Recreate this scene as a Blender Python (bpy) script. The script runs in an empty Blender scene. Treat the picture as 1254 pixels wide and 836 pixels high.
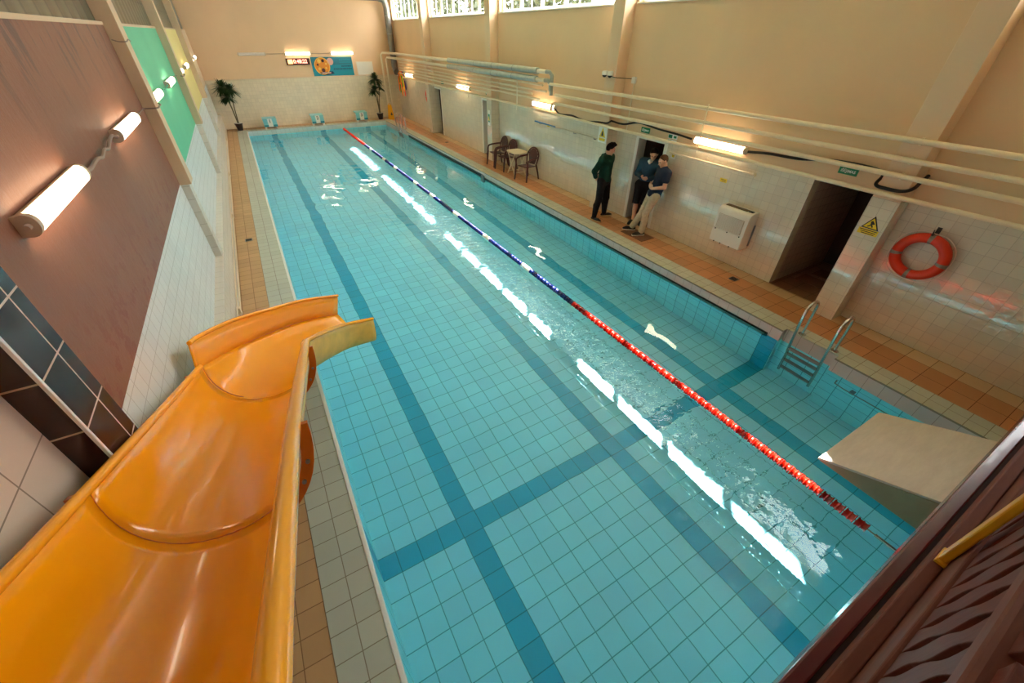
import bpy, math, random
import numpy as np
from mathutils import Vector, Matrix
random.seed(7); RNG = np.random.default_rng(7)
sc = bpy.context.scene; COL = sc.collection
PI = math.pi

# ------------------------------------------------------------------ camera, light, exposure
cam = bpy.data.cameras.new('camera'); cam.sensor_width = 36; cam.lens = 490/1254*36
cam.clip_start = 0.02; cam.clip_end = 200
co = bpy.data.objects.new('camera', cam); COL.objects.link(co); sc.camera = co
yaw, pit, rol = -0.5304, 0.6534, 0.0084
fw = Vector((-math.sin(yaw)*math.cos(pit), math.cos(yaw)*math.cos(pit), -math.sin(pit)))
r0 = Vector((math.cos(yaw), math.sin(yaw), 0)); u0 = r0.cross(fw)
rt = r0*math.cos(rol) + u0*math.sin(rol); up = -r0*math.sin(rol) + u0*math.cos(rol)
co.matrix_world = Matrix(((rt.x, up.x, -fw.x, .241), (rt.y, up.y, -fw.y, 0), (rt.z, up.z, -fw.z, 3.7), (0, 0, 0, 1)))

world = bpy.data.worlds.new('sky'); sc.world = world; world.use_nodes = True
bg = world.node_tree.nodes['Background']
bg.inputs[0].default_value = (.96, .98, 1.0, 1); bg.inputs[1].default_value = 9.0
sun = bpy.data.lights.new('sun', 'SUN'); sun.energy = 45; sun.angle = .009; sun.color = (1, .95, .86)
sun.cycles.is_caustics_light = True
so = bpy.data.objects.new('sun', sun); COL.objects.link(so); so.location = (20, 20, 20)
so.rotation_euler = Vector((-.505, -.485, -.700)).to_track_quat('-Z', 'Y').to_euler()
LAMP_POWER = 10.0
LAMP_COL = (1.0, .80, .54)
sc.view_settings.view_transform = 'Standard'; sc.view_settings.look = 'None'
sc.view_settings.exposure = 1.0; sc.view_settings.gamma = 1; sc.view_settings.use_curve_mapping = False
sc.cycles.use_denoising = True; sc.cycles.sample_clamp_indirect = 6; sc.cycles.max_bounces = 10
sc.cycles.diffuse_bounces = 5; sc.cycles.transmission_bounces = 8; sc.cycles.glossy_bounces = 4
sc.cycles.transparent_max_bounces = 12

# ------------------------------------------------------------------ materials
def lin(c):
    return tuple((v/12.92 if v <= .04045 else ((v+.055)/1.055)**2.4) for v in c)
def rgb(r, g, b): return lin((r/255, g/255, b/255))
class NT:
    def __init__(s, name):
        s.m = bpy.data.materials.new(name); s.m.use_nodes = True; s.t = s.m.node_tree
        s.p = s.t.nodes['Principled BSDF']; s.out = s.t.nodes['Material Output']
    def n(s, typ, **kw):
        x = s.t.nodes.new(typ)
        for k, v in kw.items(): setattr(x, k, v)
        return x
    def l(s, a, b): s.t.links.new(a, b)
    def math(s, op, a, b=None, c=None):
        x = s.n('ShaderNodeMath', operation=op)
        for i, v in enumerate((a, b, c)):
            if v is None: continue
            if isinstance(v, (int, float)): x.inputs[i].default_value = v
            else: s.l(v, x.inputs[i])
        return x.outputs[0]
    def mix(s, fac, a, b):
        x = s.n('ShaderNodeMix', data_type='RGBA')
        for i, v in ((0, fac), (6, a), (7, b)):
            if isinstance(v, tuple): x.inputs[i].default_value = (*v, 1)
            elif isinstance(v, (int, float)): x.inputs[i].default_value = v
            else: s.l(v, x.inputs[i])
        return x.outputs[2]
    def pos(s):
        g = s.n('ShaderNodeNewGeometry'); x = s.n('ShaderNodeSeparateXYZ'); s.l(g.outputs['Position'], x.inputs[0])
        return g.outputs['Position'], x.outputs
    def noise(s, scale, detail=3, vec=None, rough=.55):
        x = s.n('ShaderNodeTexNoise'); x.inputs['Scale'].default_value = scale; x.inputs['Detail'].default_value = detail
        x.inputs['Roughness'].default_value = rough
        if vec is not None: s.l(vec, x.inputs['Vector'])
        return x.outputs['Fac']
    def bump(s, h, strength=.2, dist=.01):
        x = s.n('ShaderNodeBump'); x.inputs['Strength'].default_value = strength; x.inputs['Distance'].default_value = dist
        s.l(h, x.inputs['Height']); s.l(x.outputs[0], s.p.inputs['Normal'])
def mat(name, c, rough=.5, metal=0, var=0, vs=6, spec=.5, coat=0, bump=0):
    k = NT(name); p = k.p
    p.inputs['Base Color'].default_value = (*c, 1); p.inputs['Roughness'].default_value = rough
    p.inputs['Metallic'].default_value = metal; p.inputs['Specular IOR Level'].default_value = spec
    p.inputs['Coat Weight'].default_value = coat
    if var or bump:
        tc = k.n('ShaderNodeTexCoord'); nz = k.noise(vs, 4, tc.outputs['Object'])
        if var:
            lo = tuple(max(0, x*(1-var)) for x in c); hi = tuple(min(1, x*(1+var)) for x in c)
            rmp = k.n('ShaderNodeMapRange'); rmp.inputs[1].default_value = .3; rmp.inputs[2].default_value = .7; k.l(nz, rmp.inputs[0])
            k.l(k.mix(rmp.outputs[0], lo, hi), p.inputs['Base Color'])
        if bump: k.bump(nz, bump, .01)
    return k.m
def emit(name, c, s):
    k = NT(name); k.p.inputs['Base Color'].default_value = (.8, .8, .8, 1)
    k.p.inputs['Emission Color'].default_value = (*c, 1); k.p.inputs['Emission Strength'].default_value = s
    return k.m
def tile(name, axes, size, c, grout, rough=.25, off=(0, 0), var=.06, mortar=.004, wav=.0, lines=None, linec=None, coat=0):
    """square glazed tiles laid in the plane of two world axes"""
    k = NT(name); P, xyz = k.pos()
    a = k.math('SUBTRACT', xyz[axes[0]], off[0]); b = k.math('SUBTRACT', xyz[axes[1]], off[1])
    cb = k.n('ShaderNodeCombineXYZ'); k.l(a, cb.inputs[0]); k.l(b, cb.inputs[1])
    br = k.n('ShaderNodeTexBrick'); br.offset = 0; br.squash = 1
    k.l(cb.outputs[0], br.inputs['Vector']); br.inputs['Scale'].default_value = 1
    br.inputs['Brick Width'].default_value = size[0]; br.inputs['Row Height'].default_value = size[1]
    br.inputs['Mortar Size'].default_value = mortar; br.inputs['Mortar Smooth'].default_value = .1; br.inputs['Bias'].default_value = 0
    br.inputs['Color1'].default_value = (*[x*(1-var) for x in c], 1); br.inputs['Color2'].default_value = (*[min(1, x*(1+var)) for x in c], 1)
    br.inputs['Mortar'].default_value = (*grout, 1)
    col = br.outputs['Color']
    if lines:
        msk = None
        for spec in lines:
            e = None
            for ax, cen, hw in spec:
                v = k.math('COMPARE', xyz[ax], cen, hw); e = v if e is None else k.math('MULTIPLY', e, v)
            msk = e if msk is None else k.math('MAXIMUM', msk, e)
        br2 = k.n('ShaderNodeTexBrick'); br2.offset = 0
        k.l(cb.outputs[0], br2.inputs['Vector']); br2.inputs['Scale'].default_value = 1
        for nm in ('Brick Width', 'Row Height', 'Mortar Size', 'Mortar Smooth', 'Bias'): br2.inputs[nm].default_value = br.inputs[nm].default_value
        br2.inputs['Color1'].default_value = (*[x*.95 for x in linec], 1); br2.inputs['Color2'].default_value = (*[x*1.05 for x in linec], 1)
        br2.inputs['Mortar'].default_value = (*[x*.5 for x in linec], 1)
        col = k.mix(msk, col, br2.outputs['Color'])
    # soft dirt and glaze variation with a shape of its own
    nz = k.noise(1.3, 5, P); mr = k.n('ShaderNodeMapRange'); mr.inputs[3].default_value = .9; mr.inputs[4].default_value = 1.06; k.l(nz, mr.inputs[0])
    hs = k.n('ShaderNodeHueSaturation'); k.l(mr.outputs[0], hs.inputs['Value']); k.l(col, hs.inputs['Color'])
    k.l(hs.outputs[0], k.p.inputs['Base Color'])
    rg = k.math('MULTIPLY_ADD', br.outputs['Fac'], .5, rough); k.l(rg, k.p.inputs['Roughness'])
    h = k.math('MULTIPLY', br.outputs['Fac'], -1.0)
    if wav:
        # each tile sits at a slightly different tilt
        fl = k.n('ShaderNodeVectorMath', operation='DIVIDE'); fl.inputs[1].default_value = (size[0], size[1], 1); k.l(cb.outputs[0], fl.inputs[0])
        ff = k.n('ShaderNodeVectorMath', operation='FLOOR'); k.l(fl.outputs[0], ff.inputs[0])
        fr = k.n('ShaderNodeVectorMath', operation='FRACTION'); k.l(fl.outputs[0], fr.inputs[0])
        wn = k.n('ShaderNodeTexWhiteNoise', noise_dimensions='2D'); k.l(ff.outputs[0], wn.inputs['Vector'])
        sb = k.n('ShaderNodeVectorMath', operation='SUBTRACT'); k.l(wn.outputs['Color'], sb.inputs[0]); sb.inputs[1].default_value = (.5, .5, .5)
        dt = k.n('ShaderNodeVectorMath', operation='DOT_PRODUCT'); k.l(sb.outputs[0], dt.inputs[0]); k.l(fr.outputs[0], dt.inputs[1])
        nn = k.noise(9, 2, P)
        h = k.math('ADD', h, k.math('MULTIPLY', k.math('ADD', dt.outputs['Value'], nn), wav))
    k.bump(h, .5, .003)
    k.p.inputs['Coat Weight'].default_value = coat
    return k.m

M = {}
def m_plaster(name, c, var=.08, rough=.7, bump=.15):
    k = NT(name); P, xyz = k.pos()
    nz = k.noise(.9, 6, P); n2 = k.noise(14, 4, P)
    lo = tuple(x*(1-var) for x in c); hi = tuple(min(1, x*(1+var)) for x in c)
    k.l(k.mix(nz, lo, hi), k.p.inputs['Base Color']); k.p.inputs['Roughness'].default_value = rough
    k.bump(n2, bump, .01); return k.m
M['peach'] = m_plaster('peach_plaster', rgb(230, 196, 156))
M['peach_far'] = m_plaster('peach_plaster_far', rgb(232, 196, 156))
M['pillar'] = m_plaster('pillar_paint', rgb(230, 200, 166), .05)
M['pillar_left'] = m_plaster('pillar_left_paint', rgb(214, 184, 150), .05)
M['white_paint'] = m_plaster('white_paint', rgb(232, 226, 214), .04)
M['ceiling'] = m_plaster('ceiling_paint', rgb(236, 224, 204), .03)
def m_brown():
    k = NT('peeling_brown_plaster'); P, xyz = k.pos()
    big = k.noise(.8, 8, P, .65); fine = k.noise(5, 8, P, .7)
    col = k.mix(big, rgb(124, 76, 55), rgb(150, 98, 73))
    mp = k.n('ShaderNodeMapping'); mp.inputs['Scale'].default_value = (1, 2.4, .55); k.l(P, mp.inputs['Vector'])
    st = k.noise(2.2, 7, mp.outputs[0], .7)
    # scuffed dark streaks near the top, flaked patches low down
    top = k.n('ShaderNodeMapRange'); top.inputs[1].default_value = 3.1; top.inputs[2].default_value = 3.65; k.l(xyz[2], top.inputs[0])
    low = k.n('ShaderNodeMapRange'); low.inputs[1].default_value = 2.55; low.inputs[2].default_value = 2.0; k.l(xyz[2], low.inputs[0])
    a = k.n('ShaderNodeMapRange'); a.inputs[1].default_value = .53; a.inputs[2].default_value = .58; k.l(st, a.inputs[0])
    col = k.mix(k.math('MULTIPLY', a.outputs[0], k.math('MULTIPLY', top.outputs[0], .8)), col, rgb(92, 64, 58))
    b = k.n('ShaderNodeMapRange'); b.inputs[1].default_value = .53; b.inputs[2].default_value = .56; k.l(fine, b.inputs[0])
    col = k.mix(k.math('MULTIPLY', b.outputs[0], k.math('MULTIPLY', low.outputs[0], .75)), col, rgb(128, 62, 46))
    k.l(col, k.p.inputs['Base Color']); k.p.inputs['Roughness'].default_value = .5
    k.bump(k.math('ADD', fine, k.math('MULTIPLY', st, .8)), .5, .015); return k.m
M['brown'] = m_brown()
M['green'] = m_plaster('green_plaster', rgb(92, 190, 148), .14, .55)
M['yellow'] = m_plaster('yellow_plaster', rgb(226, 206, 132), .1, .55)
M['pale'] = m_plaster('pale_plaster', rgb(214, 190, 160), .06, .55)
WALLT = rgb(224, 210, 186)
M['tile_right'] = tile('wall_tile_right', (1, 2), (.15, .15), WALLT, rgb(196, 178, 152), .06, (0, 0), .04, .003, 3.0, coat=.5)
M['tile_far'] = tile('wall_tile_far', (0, 2), (.15, .15), rgb(234, 218, 190), rgb(206, 188, 160), .2, (0, 0), .04, .003, .1)
M['tile_pillar_side'] = tile('pillar_tile_side', (0, 2), (.15, .15), WALLT, rgb(196, 178, 152), .08, (7.55, 0), .04, .003, 3.0, coat=.4)
M['tile_left'] = tile('wall_tile_left', (1, 2), (.15, .15), rgb(222, 226, 224), rgb(190, 190, 186), .3, (0, 0), .03, .003)
M['tile_left_low'] = tile('wall_tile_left_low', (1, 2), (.2, .2), rgb(216, 210, 198), rgb(176, 166, 150), .3, (0, 0), .03, .003)
M['tile_left_near'] = tile('wall_tile_left_near', (1, 2), (.33, .45), rgb(216, 196, 178), rgb(150, 132, 116), .4, (.1, .02), .04, .004)
M['tile_dark'] = tile('dark_tile', (1, 2), (.225, .3), rgb(58, 30, 24), rgb(216, 196, 178), .14, (2.07, .12), .25, .005, .1)
M['tile_dark'].node_tree.nodes['Principled BSDF'].inputs['Specular IOR Level'].default_value = .16
M['tile_dark_side'] = tile('dark_tile_side', (0, 2), (.2, .3), rgb(58, 30, 24), rgb(200, 170, 140), .12, (-1.0, .12), .25, .005, .1)
POOLT = rgb(156, 236, 255); POOLG = rgb(92, 178, 192)
LINEC = rgb(36, 180, 214)
LANES = [((0, 1.08, .125),), ((0, 3.33, .125),), ((0, 5.58, .125),), ((1, 2.42, .125),)]
M['pool_floor'] = tile('pool_floor_tile', (0, 1), (.25, .25), POOLT, POOLG, .35, (.955, .045), .045, .005, lines=LANES, linec=LINEC)
M['pool_side'] = tile('pool_side_tile', (1, 2), (.25, .25), rgb(152, 244, 255), POOLG, .3, (.045, -.1), .04, .005,
                      lines=[((1, 2.42, .125),)], linec=LINEC)
M['pool_end'] = tile('pool_end_tile', (0, 2), (.25, .25), rgb(152, 244, 255), POOLG, .3, (.08, -.1), .04, .005, lines=LANES[:3], linec=LINEC)
M['coping'] = tile('coping_tile', (0, 1), (.2, .2), rgb(186, 194, 182), rgb(140, 134, 118), .4, (-.42, 0), .05, .004)
M['coping_right'] = tile('coping_tile_right', (0, 1), (.185, .2), rgb(190, 190, 174), rgb(146, 136, 116), .4, (6.567, .05), .05, .004)
M['coping_face'] = tile('coping_face_tile', (1, 2), (.2, .25), rgb(206, 196, 190), rgb(160, 148, 138), .35, (.05, -.25), .04, .003)
M['coping_face_end'] = tile('coping_face_end_tile', (0, 2), (.2, .25), rgb(196, 212, 208), rgb(150, 160, 156), .35, (0, -.25), .04, .003)
M['deck_left'] = tile('deck_tile_left', (0, 1), (.2, .2), rgb(196, 158, 112), rgb(140, 108, 74), .45, (-.42, .1), .07, .004)
M['deck_dark'] = tile('deck_tile_orange', (0, 1), (.3, .3), rgb(200, 134, 86), rgb(126, 76, 48), .35, (6.937, .12), .1, .004)
M['deck_light'] = tile('deck_tile_tan', (0, 1), (.3, .3), rgb(212, 172, 128), rgb(140, 104, 74), .35, (7.537, .12), .08, .004)
M['passage'] = tile('passage_tile', (0, 2), (.15, .15), rgb(176, 152, 140), rgb(130, 112, 102), .3, (7.84, 0), .05, .003)
M['passage_floor'] = tile('passage_floor_tile', (0, 1), (.3, .3), rgb(140, 96, 70), rgb(70, 50, 40), .35, (7.84, 0), .12, .004)
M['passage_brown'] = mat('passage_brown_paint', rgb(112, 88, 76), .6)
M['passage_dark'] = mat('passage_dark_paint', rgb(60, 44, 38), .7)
M['white_lip'] = mat('white_edge_strip', rgb(236, 238, 236), .35)
M['gap'] = mat('overflow_channel', rgb(40, 60, 62), .6)
M['grey_plastic'] = mat('white_plastic', rgb(226, 220, 208), .4)
M['lamp_body'] = mat('lamp_housing', rgb(206, 186, 164), .45)
M['pipe'] = mat('painted_pipe', rgb(240, 220, 186), .35, var=.05)
M['pipe_white'] = mat('white_painted_pipe', rgb(232, 216, 190), .35)
M['insulation'] = mat('silver_pipe_wrap', rgb(176, 186, 182), .35, .5, var=.1, vs=9)
M['steel'] = mat('stainless_steel', (.62, .6, .56), .18, 1)
M['dark_steel'] = mat('dull_steel', (.3, .3, .3), .35, 1)
M['duct'] = mat('galvanised_duct', rgb(128, 124, 118), .4, .6, var=.15, vs=5)
M['black'] = mat('black_rubber', rgb(26, 24, 24), .5)
M['cable'] = mat('black_cable', rgb(22, 20, 20), .45)
M['cord'] = mat('grey_cord', rgb(150, 124, 110), .5)
M['slide'] = mat('orange_gelcoat', rgb(255, 170, 8), .18, spec=.45, coat=.2)
M['slide_back'] = mat('raw_fibreglass', rgb(224, 174, 66), .45, var=.12, vs=7)
M['slide_rim'] = mat('orange_gelcoat_rim', rgb(255, 172, 26), .22, coat=.15)
M['slide_flange'] = mat('orange_flange', rgb(206, 104, 14), .4)
M['seam'] = mat('seam_filler', rgb(214, 116, 8), .5)
M['red_beam'] = mat('dark_red_enamel', rgb(92, 32, 34), .25, coat=.12, var=.12, vs=3)
def m_wood(name, c, d):
    k = NT(name); tc = k.n('ShaderNodeTexCoord'); mp = k.n('ShaderNodeMapping'); mp.inputs['Scale'].default_value = (2, 14, 2) if d else (14, 14, 2)
    if d: mp.inputs['Scale'].default_value = (1.5, 16, 16)
    k.l(tc.outputs['Object'], mp.inputs['Vector']); nz = k.noise(3, 6, mp.outputs[0], .6)
    k.l(k.mix(nz, tuple(x*.6 for x in c), tuple(x*1.25 for x in c)), k.p.inputs['Base Color']); k.p.inputs['Roughness'].default_value = .6; k.p.inputs['Specular IOR Level'].default_value = .12
    k.bump(nz, .2, .005); return k.m
M['wood'] = m_wood('stained_wood_boards', rgb(100, 50, 38), 0)
M['wood_rail'] = m_wood('stained_wood_rail', rgb(112, 62, 46), 1)
M['platform'] = mat('dark_platform_boards', rgb(62, 36, 28), .8, var=.2)
M['yellow_paint'] = mat('yellow_enamel', rgb(226, 160, 20), .35)
def m_concrete():
    k = NT('painted_concrete'); tc = k.n('ShaderNodeTexCoord'); mp = k.n('ShaderNodeMapping'); mp.inputs['Scale'].default_value = (1, 4, 4); k.l(tc.outputs['Object'], mp.inputs['Vector'])
    a = k.noise(4, 8, mp.outputs[0], .7); k.l(k.mix(a, rgb(176, 160, 142), rgb(214, 200, 182)), k.p.inputs['Base Color'])
    k.p.inputs['Roughness'].default_value = .38; k.bump(a, .25, .01); return k.m
M['concrete'] = m_concrete()
M['block_side'] = mat('block_side_paint', rgb(150, 136, 104), .6, var=.08)
M['float_red'] = mat('red_float_plastic', rgb(232, 34, 18), .18, coat=.5)
M['float_dark_red'] = mat('deep_red_float_plastic', rgb(176, 14, 10), .2, coat=.5)
M['float_blue'] = mat('navy_float_plastic', rgb(22, 44, 120), .2, coat=.5)
M['float_white'] = mat('white_float_plastic', rgb(240, 236, 226), .25, coat=.3)
M['ring_red'] = mat('orange_red_lifebuoy', rgb(222, 52, 14), .35)
M['ring_band'] = mat('grey_reflective_tape', rgb(150, 140, 124), .4, .3, var=.2, vs=30)
M['rope_white'] = mat('white_rope', rgb(236, 214, 196), .6)
M['chair'] = mat('brown_garden_plastic', rgb(78, 28, 26), .3)
M['table'] = mat('cream_table_plastic', rgb(232, 216, 186), .4)
M['sign_green'] = mat('green_sign_board', rgb(0, 128, 84), .4)
M['sign_white'] = mat('white_lettering', rgb(238, 240, 236), .5)
M['sign_yellow'] = mat('yellow_sign_board', rgb(232, 196, 30), .45)
M['sign_black'] = mat('black_sign_ink', rgb(24, 22, 18), .5)
M['grille'] = mat('heater_grille', rgb(188, 172, 150), .5)
M['dark_grille'] = mat('heater_vent', rgb(112, 88, 44), .5)
M['leaf'] = mat('palm_leaf', rgb(44, 74, 34), .45, var=.3, vs=9)
M['stem'] = mat('palm_stem', rgb(96, 84, 54), .7, var=.2)
M['pot'] = mat('dark_pot', rgb(50, 36, 34), .4)
M['pot_white'] = mat('pot_liner', rgb(206, 198, 186), .5)
M['soil'] = mat('potting_soil', rgb(52, 38, 28), .9)
M['banner'] = mat('teal_banner', rgb(0, 140, 160), .45)
M['banner_top'] = mat('dull_teal_banner_band', rgb(36, 116, 134), .45)
M['emblem_orange'] = mat('orange_print', rgb(236, 146, 40), .5)
M['emblem_yellow'] = mat('yellow_print', rgb(246, 200, 90), .5)
M['emblem_dark'] = mat('dark_print', rgb(70, 34, 24), .5)
M['emblem_pink'] = mat('pale_pink_print', rgb(222, 170, 160), .5)
M['navy_print'] = mat('navy_print', rgb(16, 44, 76), .5)
M['clock_case'] = mat('clock_case', rgb(70, 22, 26), .35)
M['led_red'] = emit('red_led_digits', (1, .16, .1), 3.0)
M['led_orange'] = emit('orange_led_panel', (1, .42, .05), 1.6)
M['caution'] = mat('yellow_caution_plastic', rgb(240, 176, 10), .4)
M['aqua'] = mat('aqua_block_paint', rgb(130, 200, 204), .4)
M['aqua_dark'] = mat('teal_block_stripe', rgb(40, 140, 156), .4)
M['block_white'] = mat('white_block_panel', rgb(234, 230, 220), .45)
M['mat'] = mat('woven_doormat', rgb(120, 82, 62), .9, var=.35, vs=60)
M['blue_pole'] = mat('blue_pole_paint', rgb(10, 96, 150), .35)
M['cream_pole'] = mat('pale_pole', rgb(206, 190, 160), .4)
M['frame_white'] = mat('white_window_frame', rgb(240, 238, 232), .4)
def m_glass():
    k = NT('window_glass'); t = k.n('ShaderNodeBsdfTransparent'); g = k.n('ShaderNodeBsdfGlossy'); g.inputs['Roughness'].default_value = .02
    mx = k.n('ShaderNodeMixShader'); mx.inputs[0].default_value = .05
    k.l(t.outputs[0], mx.inputs[1]); k.l(g.outputs[0], mx.inputs[2]); k.l(mx.outputs[0], k.out.inputs[0]); return k.m
M['glass'] = m_glass()
def m_ribbed():
    k = NT('ribbed_glazing'); P, xyz = k.pos()
    w = k.math('SINE', k.math('MULTIPLY', xyz[1], 17.0)); w2 = k.n('ShaderNodeMapRange'); w2.inputs[1].default_value = -1; w2.inputs[2].default_value = -.8; k.l(w, w2.inputs[0])
    nz = k.noise(3, 5, P)
    col = k.mix(nz, rgb(84, 84, 66), rgb(106, 100, 78)); col = k.mix(w2.outputs[0], rgb(52, 52, 42), col)
    h = k.math('SUBTRACT', xyz[2], 4.18); hh = k.n('ShaderNodeMath', operation='COMPARE'); k.l(h, hh.inputs[0]); hh.inputs[1].default_value = 0; hh.inputs[2].default_value = .015
    col = k.mix(hh.outputs[0], col, rgb(66, 62, 48))
    k.l(col, k.p.inputs['Base Color']); k.p.inputs['Roughness'].default_value = .3; k.bump(w, .15, .02); return k.m
M['ribbed'] = m_ribbed()
def m_water():
    k = NT('clear_pool_water'); k.t.nodes.remove(k.p)
    g = k.n('ShaderNodeBsdfGlass'); g.inputs['IOR'].default_value = 1.333; g.inputs['Roughness'].default_value = 0; g.inputs['Color'].default_value = (.9, .99, 1, 1)
    # fine ripples in the stirred band beside the lane rope and, weaker, over the far half
    P, xyz = k.pos(); mp = k.n('ShaderNodeMapping'); mp.inputs['Scale'].default_value = (1, 1.5, 1); mp.inputs['Rotation'].default_value = (0, 0, .5); k.l(P, mp.inputs['Vector'])
    nz = k.noise(6, 2, mp.outputs[0], .4)
    d = k.math('DIVIDE', k.math('SUBTRACT', xyz[0], 3.85), .4); band = k.math('POWER', 2.718, k.math('MULTIPLY', k.math('MULTIPLY', d, d), -1.0))
    near = k.n('ShaderNodeMapRange'); near.inputs[1].default_value = -.2; near.inputs[2].default_value = 1.2; k.l(xyz[1], near.inputs[0])
    far = k.n('ShaderNodeMapRange'); far.inputs[1].default_value = 8; far.inputs[2].default_value = 13; far.inputs[4].default_value = .025; k.l(xyz[1], far.inputs[0])
    m_ = k.math('MAXIMUM', k.math('MULTIPLY', band, near.outputs[0]), far.outputs[0])
    bp = k.n('ShaderNodeBump'); bp.inputs['Strength'].default_value = 1; bp.inputs['Distance'].default_value = .026
    k.l(k.math('MULTIPLY', nz, m_), bp.inputs['Height']); k.l(bp.outputs[0], g.inputs['Normal'])
    k.l(g.outputs[0], k.out.inputs[0]); return k.m
M['water'] = m_water()
M['diffuser'] = emit('lit_diffuser', LAMP_COL, LAMP_POWER)
M['diffuser_off'] = mat('unlit_diffuser', rgb(224, 214, 206), .4)
M['bark'] = mat('tree_bark', rgb(90, 76, 60), .9, var=.2)
M['tree_leaf'] = mat('tree_leaves', rgb(52, 62, 36), .6, var=.3)
M['grass'] = mat('ground_outside', rgb(120, 130, 90), .9, var=.2)

# ------------------------------------------------------------------ mesh building
class B:
    def __init__(s): s.v = []; s.f = []
    def add(s, v, f):
        o = len(s.v); s.v += [tuple(p) for p in v]; s.f += [tuple(i+o for i in q) for q in f]; return s
    def box(s, x0, x1, y0, y1, z0, z1):
        if x0 > x1: x0, x1 = x1, x0
        if y0 > y1: y0, y1 = y1, y0
        if z0 > z1: z0, z1 = z1, z0
        return s.add([(x0,y0,z0),(x1,y0,z0),(x1,y1,z0),(x0,y1,z0),(x0,y0,z1),(x1,y0,z1),(x1,y1,z1),(x0,y1,z1)],
                     [(0,3,2,1),(4,5,6,7),(0,1,5,4),(1,2,6,5),(2,3,7,6),(3,0,4,7)])
    def obox(s, c, ax, ay, az, hx, hy, hz):
        c = Vector(c); ax, ay, az = Vector(ax).normalized()*hx, Vector(ay).normalized()*hy, Vector(az).normalized()*hz
        v = [c+i*ax+j*ay+k*az for k in (-1, 1) for i, j in ((-1,-1),(1,-1),(1,1),(-1,1))]
        return s.add(v, [(0,3,2,1),(4,5,6,7),(0,1,5,4),(1,2,6,5),(2,3,7,6),(3,0,4,7)])
    def tube(s, pts, r, n=10, caps=True):
        pts = [Vector(p) for p in pts]; rs = r if isinstance(r, (list, tuple)) else [r]*len(pts)
        ring = []; prev = None
        for i, p in enumerate(pts):
            t = (pts[min(i+1, len(pts)-1)] - pts[max(i-1, 0)]).normalized()
            if prev is None:
                a = t.cross(Vector((0, 0, 1)));
                if a.length < 1e-3: a = t.cross(Vector((1, 0, 0)))
                a.normalize()
            else:
                a = prev - t*prev.dot(t); a.normalize()
            b = t.cross(a); prev = a
            ring.append([p + (a*math.cos(2*PI*k/n) + b*math.sin(2*PI*k/n))*rs[i] for k in range(n)])
        v = [q for rg in ring for q in rg]; f = []
        for i in range(len(pts)-1):
            for k in range(n):
                f.append((i*n+k, i*n+(k+1) % n, (i+1)*n+(k+1) % n, (i+1)*n+k))
        if caps: f.append(tuple(range(n-1, -1, -1))); f.append(tuple((len(pts)-1)*n+k for k in range(n)))
        return s.add(v, f)
    def lathe(s, prof, c=(0,0,0), axis='z', n=24, caps=True):
        v = []; f = []
        for rr, h in prof:
            for k in range(n):
                a = 2*PI*k/n; x, y = rr*math.cos(a), rr*math.sin(a)
                p = {'z': (x, y, h), 'y': (x, h, -y), 'x': (h, x, y)}[axis]
                v.append((p[0]+c[0], p[1]+c[1], p[2]+c[2]))
        m = len(prof)
        for i in range(m-1):
            for k in range(n): f.append((i*n+k, i*n+(k+1) % n, (i+1)*n+(k+1) % n, (i+1)*n+k))
        if caps:
            f.append(tuple(range(n-1, -1, -1))); f.append(tuple((m-1)*n+k for k in range(n)))
        return s.add(v, f)
    def prism(s, poly, axis, a, b):
        """poly in the two other axes (cyclic order), extruded from a to b along axis"""
        n = len(poly)
        def P(p, h): return {'x': (h, p[0], p[1]), 'y': (p[0], h, p[1]), 'z': (p[0], p[1], h)}[axis]
        v = [P(p, a) for p in poly] + [P(p, b) for p in poly]
        f = [tuple(range(n-1, -1, -1)), tuple(range(n, 2*n))] + [(i, (i+1) % n, n+(i+1) % n, n+i) for i in range(n)]
        return s.add(v, f)
    def grid(s, rows):
        m = len(rows[0]); v = [p for r_ in rows for p in r_]
        f = [(i*m+j, i*m+j+1, (i+1)*m+j+1, (i+1)*m+j) for i in range(len(rows)-1) for j in range(m-1)]
        return s.add(v, f)
    def torus(s, c, R, r, axis='x', n=40, m=14, a0=0, a1=2*PI, flat=1):
        full = abs(a1-a0) > 2*PI-.01; rows = []
        for i in range(n+(0 if full else 1)):
            a = a0+(a1-a0)*i/n; row = []
            for j in range(m):
                b = 2*PI*j/m; d = R+r*math.cos(b); h = r*flat*math.sin(b)
                p = {'x': (h, d*math.cos(a), d*math.sin(a)), 'y': (d*math.cos(a), h, d*math.sin(a)), 'z': (d*math.cos(a), d*math.sin(a), h)}[axis]
                row.append((p[0]+c[0], p[1]+c[1], p[2]+c[2]))
            rows.append(row)
        N = len(rows); v = [p for r_ in rows for p in r_]; f = []
        for i in range(N if full else N-1):
            for j in range(m): f.append((i*m+j, i*m+(j+1) % m, ((i+1) % N)*m+(j+1) % m, ((i+1) % N)*m+j))
        return s.add(v, f)
def parent_loc(o):
    p = Vector((0, 0, 0))
    while o is not None: p += o.location; o = o.parent
    return p
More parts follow.
